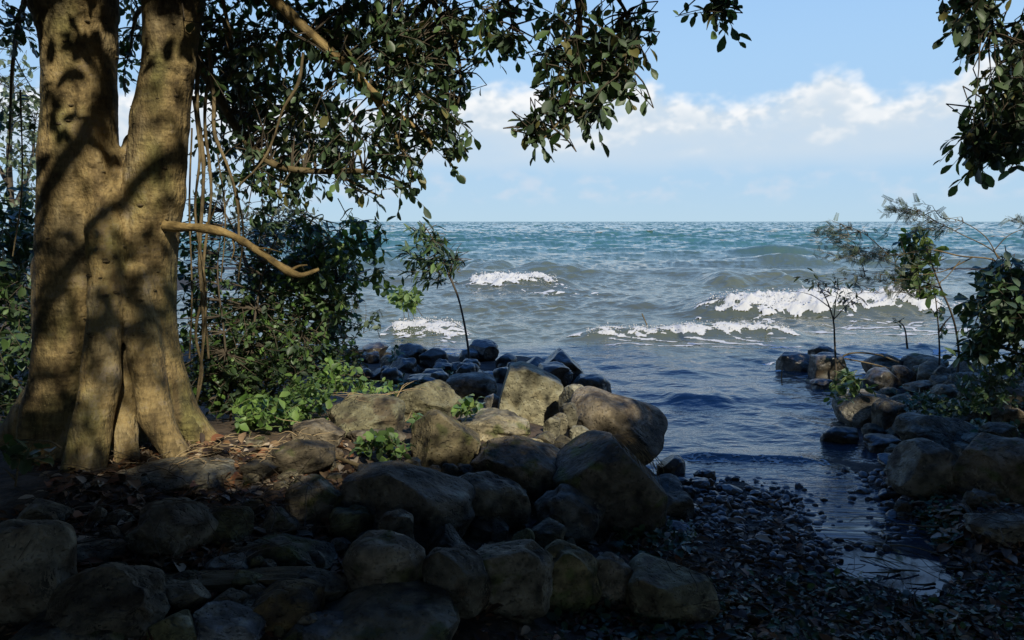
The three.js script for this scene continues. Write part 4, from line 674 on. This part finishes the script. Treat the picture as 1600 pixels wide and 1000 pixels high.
plant('leafy_herb', 'green sprig among the black rocks at the shore', 'plant', { seed: 8, cols: G.mid, leaf: .08, twig: .2, per: 7, droop: .3, dir: V(0, .6, .1), most: 40, tr: .35, blobs: [[612, 552, 14, 14, 10.4, .15, 5], [706, 580, 18, 8, 9.6, .15, 6], [640, 600, 20, 10, 8.6, .2, 7]], stemMat: M.greenStem });
plant('sapling', 'young leaning sapling alone at the left shore with leaves blown left', 'sapling', { seed: 9, root: 1, cols: G.mid.concat(G.dark, G.lime.slice(2)), leaf: .19, twig: .45, per: 7, droop: .25, dir: V(-1, .25, .1), spread: .45, most: 300, tr: .3, shape: LEAF.narrow, rad: [.022, .012, .009], reach: .8,
  stems: [[[733, 560, 11.0], [728, 520, 11], [716, 465, 11], [702, 430, 11], [688, 395, 11], [668, 360, 11], [655, 345, 11]], [[712, 455, 11], [700, 430, 11], [690, 420, 11]], [[702, 430, 11], [706, 415, 11], [712, 405, 11]]],
  blobs: [[672, 365, 18, 12, 11, .2, 9], [670, 395, 34, 20, 11, .3, 18], [668, 422, 24, 14, 11, .25, 11], [704, 410, 16, 10, 11, .2, 7], [640, 395, 10, 5, 11, .1, 3]] });
plant('seedling', 'yellow green seedling clump standing in the water', 'seedling', { seed: 10, cols: G.lime, leaf: .17, twig: .28, per: 7, droop: .25, dir: V(-.1, .2, .2), most: 120, tr: .45, rad: [.008], stems: [[[640, 502, 15], [636, 480, 15], [632, 462, 15]], [[648, 500, 15], [643, 482, 15], [640, 468, 15]], [[660, 494, 15], [652, 482, 15], [646, 472, 15]], [[632, 500, 15], [630, 480, 15]]], blobs: [[632, 462, 20, 10, 15, .25, 17], [640, 474, 20, 6, 15, .2, 8]] });
plant('seedling', 'sparse bent seedling in the water near the vine', 'seedling', { seed: 11, cols: G.grey, leaf: .14, twig: .2, per: 4, droop: .3, dir: V(-.2, .2, .1), most: 30, rad: [.007], stems: [[[594, 528, 13], [588, 512, 13], [582, 500, 13]], [[568, 520, 13], [572, 490, 13], [570, 470, 13]], [[545, 498, 13], [556, 470, 13], [570, 440, 13]], [[560, 500, 13], [550, 470, 13], [540, 430, 13]]], blobs: [[588, 505, 16, 5, 13, .2, 4], [592, 492, 8, 3, 13, .1, 2]] });
// right bank
const frond = (() => { const gs = [], q = leafGeo(.26, .3, .2, .1); for (let i = 0; i < 9; i++) for (const s of [-1, 1]) { const p = V(0, .1 + i * .1, 0); gs.push(q.clone().applyMatrix4(basis(p, V(s, .55, 0), V(0, 0, 1), 1 - i * .04))); } gs.push(leafGeo(1, .03, 0, 0)); return mergeGeometries(gs); })();
plant('feathery_shrub', 'feathery shrub with fine foliage blown left over the water on the right', 'shrub', { seed: 12, cols: [[.08, .12, .05], [.11, .16, .07], [.07, .09, .04], [.16, .18, .1]], frond, leaf: .13, twig: .42, per: 6, droop: .1, dir: V(-1, .12, 0), spread: .32, rad: [.013, .009, .008, .008, .008, .006], reach: .55, stemMat: M.vine, r: .003,
  stems: [[[1600, 480, 8.4], [1560, 410, 8.5], [1500, 400, 8.6], [1450, 390, 8.7], [1390, 400, 8.8], [1340, 390, 8.9]], [[1580, 440, 8.5], [1555, 395, 8.5], [1500, 365, 8.6], [1440, 335, 8.6], [1395, 315, 8.6]], [[1520, 402, 8.6], [1470, 425, 8.7], [1400, 430, 8.8], [1350, 425, 8.8]], [[1560, 405, 8.5], [1540, 370, 8.5], [1500, 345, 8.6], [1470, 340, 8.6]], [[1500, 408, 8.6], [1470, 440, 8.6], [1420, 455, 8.7]], [[1390, 400, 8.8], [1350, 365, 8.9], [1300, 345, 8.9]]],
  blobs: [[1320, 362, 40, 16, 8.9, .25, 15], [1330, 395, 50, 18, 8.9, .25, 18], [1370, 425, 52, 18, 8.8, .25, 14], [1420, 325, 34, 12, 8.6, .2, 12], [1445, 350, 34, 14, 8.6, .2, 10], [1420, 445, 50, 12, 8.7, .2, 8], [1395, 395, 40, 20, 8.8, .2, 8], [1592, 345, 10, 10, 8.5, .1, 4]] });
plant('sapling', 'thin dark sapling with sparse reddish twigs on the wet right rocks', 'sapling', { seed: 13, root: 1, cols: G.grey.concat([[.14, .09, .04]]), leaf: .10, twig: .38, per: 5, droop: .25, dir: V(-.5, .5, .1), spread: .5, most: 80, rad: [.02, .01, .008], reach: .8, shape: LEAF.narrow,
  stems: [[[1306, 585, 10], [1304, 530, 10], [1302, 500, 10], [1290, 465, 10], [1278, 445, 10]], [[1302, 505, 10], [1306, 470, 10], [1312, 440, 10]], [[1302, 500, 10], [1330, 470, 10], [1355, 450, 10]], [[1296, 480, 10], [1270, 462, 10], [1245, 455, 10]]], blobs: [[1285, 440, 26, 14, 10, .2, 9], [1325, 450, 34, 12, 10, .2, 9], [1300, 470, 30, 10, 10, .2, 4]] });
plant('sapling', 'sapling with yellow lit leaves and a dark leaning stem on the right bank', 'sapling', { seed: 14, root: 1, cols: G.lime.concat(G.mid), leaf: .15, twig: .3, per: 5, droop: .45, dir: V(-.6, .1, .2), spread: .6, most: 160, tr: .4, rad: [.018, .01, .008], reach: .8,
  stems: [[[1498, 552, 9], [1490, 500, 9], [1470, 450, 9], [1455, 410, 9], [1445, 380, 9], [1440, 350, 9]], [[1470, 450, 9], [1440, 440, 9], [1420, 440, 9]], [[1455, 410, 9], [1430, 400, 9], [1410, 390, 9]]], blobs: [[1430, 365, 22, 12, 9, .15, 9], [1420, 390, 22, 12, 9, .15, 9], [1448, 400, 14, 22, 9, .15, 9], [1425, 430, 26, 10, 9, .15, 10], [1450, 450, 18, 14, 9, .15, 7]] });
plant('sapling', 'bare upright stem between the two right bank saplings', 'sapling', { seed: 15, root: 1, cols: G.mid, leaf: .11, twig: .2, per: 3, droop: .6, dir: V(-.4, -.2, .1), most: 30, rad: [.016], reach: .6, stems: [[[1468, 560, 9.3], [1466, 510, 9.3], [1461, 460, 9.3], [1456, 430, 9.3]], [[1466, 520, 9.3], [1480, 500, 9.3], [1492, 490, 9.3]], [[1418, 545, 10.4], [1412, 510, 10.4], [1400, 500, 10.4]]], blobs: [[1470, 500, 14, 24, 9.3, .1, 5], [1402, 500, 10, 3, 10.4, .1, 2]] });
plant('broadleaf_shrub', 'dark broad-leaved shrub at the right edge above the bank', 'shrub', { seed: 16, root: 1, cols: G.dark.slice(0, 3).concat(G.mid), leaf: .12, twig: .3, per: 8, droop: .6, dir: V(-.5, -.1, .2), most: 300, tr: .2, rad: [.03, .02, .016], reach: .8,
  stems: [[[1620, 600, 7.4], [1600, 520, 7.4], [1580, 450, 7.4], [1560, 420, 7.4]], [[1600, 520, 7.4], [1560, 500, 7.3], [1530, 490, 7.3]], [[1610, 560, 7.4], [1570, 545, 7.3], [1540, 540, 7.3]]], blobs: [[1570, 430, 44, 24, 7.4, .3, 38], [1560, 480, 48, 36, 7.35, .3, 54], [1550, 525, 42, 26, 7.3, .25, 32], [1595, 500, 30, 70, 7.4, .3, 36], [1528, 545, 24, 14, 7.3, .15, 8]] });
plant('leafy_shrub', 'loose pale green foliage below the broad-leaved shrub', 'shrub', { seed: 17, cols: G.mid.concat(G.grey), leaf: .085, twig: .24, per: 6, droop: .3, dir: V(-.2, .4, .2), most: 200, tr: .35, minY: .02, blobs: [[1570, 575, 42, 26, 7.6, .35, 40], [1530, 600, 36, 14, 7.6, .3, 20]] });
plant('leafy_herb', 'bright green herb leaning over the water beside the grey-topped boulder', 'plant', { seed: 18, cols: G.bright.slice(0, 2).concat(G.mid), leaf: .10, twig: .22, per: 7, droop: .45, dir: V(-.5, .2, .3), most: 90, tr: .4, rad: [.006], stems: [[[1350, 620, 7.9], [1335, 605, 7.8], [1322, 590, 7.7]]], blobs: [[1325, 594, 16, 14, 7.7, .15, 10], [1312, 612, 14, 12, 7.7, .12, 6], [1345, 600, 14, 8, 7.8, .1, 3]], stemMat: M.greenStem });
plant('ground_ivy', 'low green ivy creeping over the shaded right bank', 'plant', { seed: 19, cols: G.mid, leaf: .06, twig: .14, per: 7, droop: .2, dir: V(0, .4, .2), most: 160, tr: .3, minY: .01, blobs: [[1470, 640, 62, 14, 7.6, .35, 44], [1550, 626, 50, 16, 7.4, .4, 40], [1550, 672, 44, 14, 6.6, .25, 30], [1440, 622, 40, 10, 8, .2, 16]], shape: LEAF.broad, stemMat: M.greenStem });
plant('seedling', 'pale-stemmed seedling with few leaves at the lower left', 'seedling', { seed: 20, root: 1, cols: G.mid, leaf: .10, twig: .16, per: 5, droop: .4, dir: V(.2, .2, .2), most: 60, tr: .3, rad: [.009, .006], stemMat: M.vine, stems: [[[20, 812, 4.0], [24, 760, 4.0], [28, 725, 4.0], [22, 690, 4.0]], [[27, 735, 4.0], [60, 722, 4.0], [95, 700, 4.0]], [[24, 750, 4], [10, 735, 4], [0, 730, 4]]], blobs: [[30, 705, 22, 14, 4, .1, 5], [8, 700, 10, 10, 4, .1, 2], [62, 715, 8, 8, 4, .05, 1]] });
plant('forest_shrub', 'shaded leafy shrub behind the big tree at the left edge', 'shrub', { seed: 21, cols: G.dark.concat(G.mid), leaf: .10, twig: .34, per: 8, droop: .35, dir: V(0, .1, .2), most: 200, tr: .2, minY: 0, blobs: [[20, 480, 46, 70, 6.6, .4, 56], [20, 580, 46, 60, 6.2, .4, 56], [25, 400, 40, 50, 7, .4, 30], [-40, 520, 60, 140, 6.6, .5, 70], [22, 350, 42, 50, 7.2, .4, 34], [40, 430, 30, 60, 7, .4, 30], [45, 640, 40, 40, 6, .3, 24]] });
plant('background_tree', 'pale sunlit feathery tree far behind the big tree at left', 'tree', { seed: 22, root: 1, cols: [[.12, .16, .07], [.15, .19, .09], [.09, .13, .05]], leaf: .16, twig: .7, per: 8, droop: .3, dir: V(0, .1, .1), most: 60, tr: .35, rad: [.12, .06, .05], reach: 2,
  stems: [[[15, 520, 15], [22, 380, 15], [14, 260, 15], [20, 140, 15]], [[20, 330, 15], [48, 260, 15], [55, 190, 15]], [[18, 300, 15], [-20, 220, 15], [-40, 150, 15]]], blobs: [[20, 190, 50, 60, 15, 1, 40], [30, 270, 40, 60, 15, 1, 26], [10, 110, 40, 50, 15, 1, 16], [40, 350, 40, 40, 15, 1, 20]] });
plant('background_tree', 'thin grey green tree on the shore seen through the hanging roots', 'tree', { seed: 23, root: 1, cols: [[.10, .12, .07], [.14, .16, .09], [.07, .09, .05]], leaf: .10, twig: .55, per: 7, droop: .2, dir: V(.1, .2, .1), most: 40, tr: .3, rad: [.07, .04, .04], reach: 1.6,
  stems: [[[390, 560, 11], [395, 460, 11], [410, 380, 11], [430, 330, 11]], [[400, 420, 11], [450, 360, 11], [480, 330, 11]], [[396, 450, 11], [370, 370, 11], [350, 330, 11]]], blobs: [[430, 345, 70, 34, 11, .8, 44], [380, 380, 50, 40, 11, .8, 30], [480, 370, 40, 30, 11, .6, 22], [340, 320, 40, 50, 11, .8, 24]] });

// ---------------------------------------------------------------- litter, sticks, pebbles
{
  const lg = leafGeo(1, .5, .5, .35), tones = [[.20, .11, .05], [.12, .065, .03], [.26, .17, .09], [.05, .033, .02], [.05, .028, .016], [.42, .34, .24], [.20, .08, .03]];
  const top = (x, z) => { let y = ground(x, z); for (const r of allRocks) { const dx = (x - r.c.x) / r.rx, dz = (z - r.c.z) / r.rz, q = dx * dx + dz * dz; if (q < 1) y = Math.max(y, r.c.y + r.ry * Math.sqrt(1 - q)); } return y; };
  const litter = (name, label, n, seed, pick, len, cols, mat, geo = lg, lift = .006, flat = .5) => {
    const R = rng(seed), c = new THREE.Color(), put = [];
    for (let i = 0; i < n; i++) {
      let x, z, y, ok = false; for (let k = 0; k < 12 && !ok; k++) { [x, z] = pick(R); y = ground(x, z); ok = y > 0.004 && Math.abs(top(x, z) - y) < 0.25 && noise(x * 1.7 + seed, z * 1.7, seed) > -.3 + .9 * (R() - .6); }
      if (!ok) continue;
      const l = len * (.4 + .7 * R() + .9 * R() ** 4), q = cols[Math.floor(R() * cols.length)];
      put.push([basis(V(x, y + lift + .012 * R(), z), V(R() - .5, (R() - .4) * flat * .6, R() - .5), V(0, 1, 0).add(dirR(R).multiplyScalar(flat)), l), q]);
    }
    const im = new THREE.InstancedMesh(geo, mat, put.length); put.forEach(([m, q], i) => { im.setMatrixAt(i, m); im.setColorAt(i, c.setRGB(...q)); });
    im.name = name; im.receiveShadow = true; im.castShadow = true; scene.add(tag(im, label, null, null, 'stuff'));
  };
  const inPx = (x0, x1, y0, y1) => (R) => { const px = lerp(x0, x1, R()), py = lerp(y0, y1, R()), r = ray(px, py); let t = 1.5; while (t < 14 && EYE + r.y * t > ground(r.x * t, r.z * t)) t += .04; return [r.x * t, r.z * t]; };
  const dead = std({ color: 0xffffff, roughness: .72, side: THREE.DoubleSide });
  litter('leaf_litter', 'dead brown leaf litter covering the shaded foreground bank', 3600, 1, inPx(960, 1640, 790, 1040), .066, tones, dead);
  litter('leaf_litter', 'dry brown leaves around the foot of the big tree', 3000, 2, inPx(60, 560, 690, 900), .075, tones, dead);
  litter('leaf_litter', 'dead leaves caught between the foreground boulders', 1500, 3, inPx(0, 960, 800, 1020), .06, tones, dead);
  litter('ground_weeds', 'low dark green weeds spreading over the lower right foreground', 1700, 4, inPx(860, 1640, 905, 1040), .042, G.mid.concat(G.dark), leafMat(1, 1, 1, .25, .7), LEAF.broad, .02, .7);
  litter('ground_weeds', 'tiny green weeds below the rootlet boulder', 220, 5, inPx(960, 1090, 820, 880), .05, G.mid, leafMat(1, 1, 1, .25, .7), LEAF.broad, .03, .7);
  litter('leaf_litter', 'dark dead leaves between the rocks of the right bank', 1500, 9, inPx(1380, 1850, 590, 860), .07, tones, dead);
  litter('ground_weeds', 'small weeds between the rocks of the right bank', 700, 10, inPx(1400, 1850, 590, 800), .06, G.mid, leafMat(1, 1, 1, .25, .7), LEAF.broad, .03, .7);
  litter('ground_weeds', 'green weeds along the right side of the inlet', 500, 6, inPx(1400, 1500, 800, 860), .04, G.mid, leafMat(1, 1, 1, .25, .7), LEAF.broad, .02, .7);
  // shingle
  const R = rng(12), peb = []; for (let v = 0; v < 4; v++) { const g = new THREE.IcosahedronGeometry(1, 3), p = g.attributes.position; for (let i = 0; i < p.count; i++) { const q = V().fromBufferAttribute(p, i); const s = 1 + .28 * noise(q.x * 1.3 + v * 9, q.y * 1.3, q.z * 1.3) + .1 * noise(q.x * 4 + v, q.y * 4, q.z * 4); p.setXYZ(i, q.x * s, q.y * s * .6, q.z * s * .85); } const m = mergeVertices((g.deleteAttribute('normal'), g.deleteAttribute('uv'), g), 1e-4); m.computeVertexNormals(); peb.push(m); }
  const pm = std({ color: 0xffffff, roughness: .4 });
  peb.forEach((g, v) => { const m = new THREE.Matrix4(), e = new THREE.Euler(), c = new THREE.Color(), pk = inPx(1035, 1430, 738, 905), pick = (q) => { for (;;) { const p = pk(q); if (-p[1] > lerp(3.9, 5.4, q())) return p; } }, put = [];
    for (let i = 0; i < 760; i++) { const [x, z] = pick(R), y = ground(x, z), s = (.006 + .04 * R() ** 3); if (y < -.012 - .35 * s || y > .09 || noise(x * 2.2, z * 2.2, 8) < -.2 + 1.0 * (R() - .5)) continue; m.makeRotationFromEuler(e.set((R() - .5) * 1.5, R() * 6.28, (R() - .5) * 1.5)).scale(V(s * (.7 + .7 * R()), s, s)).setPosition(x, y + s * .12, z); const b = .03 + .05 * R() + .15 * R() ** 9; put.push([m.clone(), b]); }
    const im = new THREE.InstancedMesh(g, pm, put.length); put.forEach(([m2, b], i) => { im.setMatrixAt(i, m2); im.setColorAt(i, c.setRGB(b * 1.15, b, b * .85)); });
    im.name = numbered('shingle'); scene.add(tag(im, 'dark wet shingle along the edge of the cove', null, null, 'stuff')); });
  // roots and dry straw at the foot of the tree
  const straw = (n, seed, pick, len, rise) => { const R2 = rng(seed), gs = []; for (let i = 0; i < n; i++) { const [x, z] = pick(R2), y = top(x, z) + .01, a = R2() * 6.28, L = len * (.4 + R2()), p = [V(x, y, z)]; for (let k = 1; k < 4; k++) { const xx = x + Math.cos(a + (R2() - .5) * .7) * L * k / 3, zz = z + Math.sin(a + (R2() - .5) * .7) * L * k / 3; p.push(V(xx, Math.max(top(xx, zz) + .008, y + rise * R2()), zz)); } gs.push(tube(p, [.003, .0026, .0022, .0012], 3, 3)); } return mergeGeometries(gs); };
  tag(add('dry_straw', straw(80, 5, inPx(230, 500, 686, 750), .2, .03), M.straw), 'tangled dry roots and straw at the foot of the big tree', null, null, 'stuff');
  tag(add('dry_straw', straw(60, 6, inPx(530, 620, 640, 668), .3, .03), M.straw), 'dry straw lying over the low olive boulder', null, null, 'stuff');
  tag(add('fallen_twigs', straw(150, 7, inPx(60, 480, 740, 900), .4, .05), M.twig), 'fallen twigs among the litter and boulders at left', null, null, 'stuff');
  tag(add('fallen_twigs', straw(230, 8, inPx(980, 1620, 820, 1010), .38, .03), M.twig), 'fallen twigs on the leaf litter at right', null, null, 'stuff');
  { const R2 = rng(88), gs = [], pick = inPx(1000, 1560, 830, 1000); for (let i = 0; i < 22; i++) { const [x, z] = pick(R2), a = R2() * 3.1, L = .12 + .35 * R2(), y = Math.max(0, ground(x, z)); gs.push(tube([V(x, y + .012, z), V(x + Math.cos(a) * L * .5, y + .03 * R2() + .012, z + Math.sin(a) * L * .5), V(x + Math.cos(a + .2) * L, y + .015, z + Math.sin(a + .2) * L)], [.004 + .008 * R2(), .006, .002], 6, 4, .35, i)); } tag(add('driftwood_bits', mergeGeometries(gs), M.vine), 'broken sticks washed up on the leaf litter by the inlet', null, null, 'stuff'); }
  // rootlets draped over the huge dark boulder
  const rb = allRocks.find((r) => Math.abs(toPixel(r.c)[0] - 952) < 4 && r.rx > .3), gs = [];
  const R3 = rng(19); for (let i = 0; i < 22; i++) { let a = lerp(.2, 1.0, R3()), th = lerp(.35, 1.2, R3()); const pts = []; for (let k = 0; k < 9; k++) { const ph = .15 + k * .17 * (.7 + .5 * R3()); th += (R3() - .5) * .18; pts.push(V(rb.c.x + rb.rx * 1.02 * Math.sin(ph) * Math.sin(th - .1), rb.c.y + rb.ry * 1.02 * Math.cos(ph), rb.c.z + rb.rz * 1.03 * Math.sin(ph) * Math.cos(th - .1))); if (k > 3 + a * 5) break; } if (pts.length > 2) gs.push(tube(pts, pts.map((_, k) => .0045 * (1 - .08 * k)), 4, 4)); }
  tag(add('rootlets', mergeGeometries(gs), M.vine), 'dry rootlets hanging over the huge dark boulder', 'roots');
  // weathered plank, sticks
  const pl = new THREE.BoxGeometry(.74, .035, .11, 60, 3, 8), pp = pl.attributes.position; for (let i = 0; i < pp.count; i++) { const x = pp.getX(i), z = pp.getZ(i); pp.setY(i, pp.getY(i) + .012 * noise(x * 5, z * 30, 1) + .01 * noise(x * 2, 0, 3)); pp.setZ(i, z + .012 * noise(x * 4, pp.getY(i) * 20, 5) * (1 + Math.abs(x))); } pl.computeVertexNormals();
  const plank = add('weathered_plank', pl, M.vine); const c = P(362, 906, 3.15); plank.position.copy(c); plank.rotation.set(.1, .08, .02); tag(plank, 'weathered flat piece of driftwood lying across the boulders at lower left', 'driftwood');
  const stick = (label, l, r) => tag(add('stick', pxTube(l, r, 6, 6, .2, l[0][0]), M.vine), label, 'stick');
  stick('fallen stick propped across the rocks of the right bank', [[1306, 562, 10.2], [1330, 552, 10.1], [1370, 554, 9.9], [1405, 566, 9.7]], .012);
  stick('lower fallen stick leaning on the right bank rocks', [[1320, 560, 10], [1350, 566, 9.9], [1400, 578, 9.7]], .01);
  stick('thin bare twig sticking up from the water in the middle', [[1016, 524, 14.6], [1010, 506, 14.6], [1003, 490, 14.6]], .012);
  stick('short stick standing in the shallows by the right rocks', [[1222, 602, 8.9], [1221, 590, 8.9], [1222, 578, 8.9]], .008);
  stick('bright bark chip lying on the litter near the green weed', [[500, 706, 4.85], [530, 716, 4.8], [562, 728, 4.7]], .014);
}
renderer.render(scene, camera);
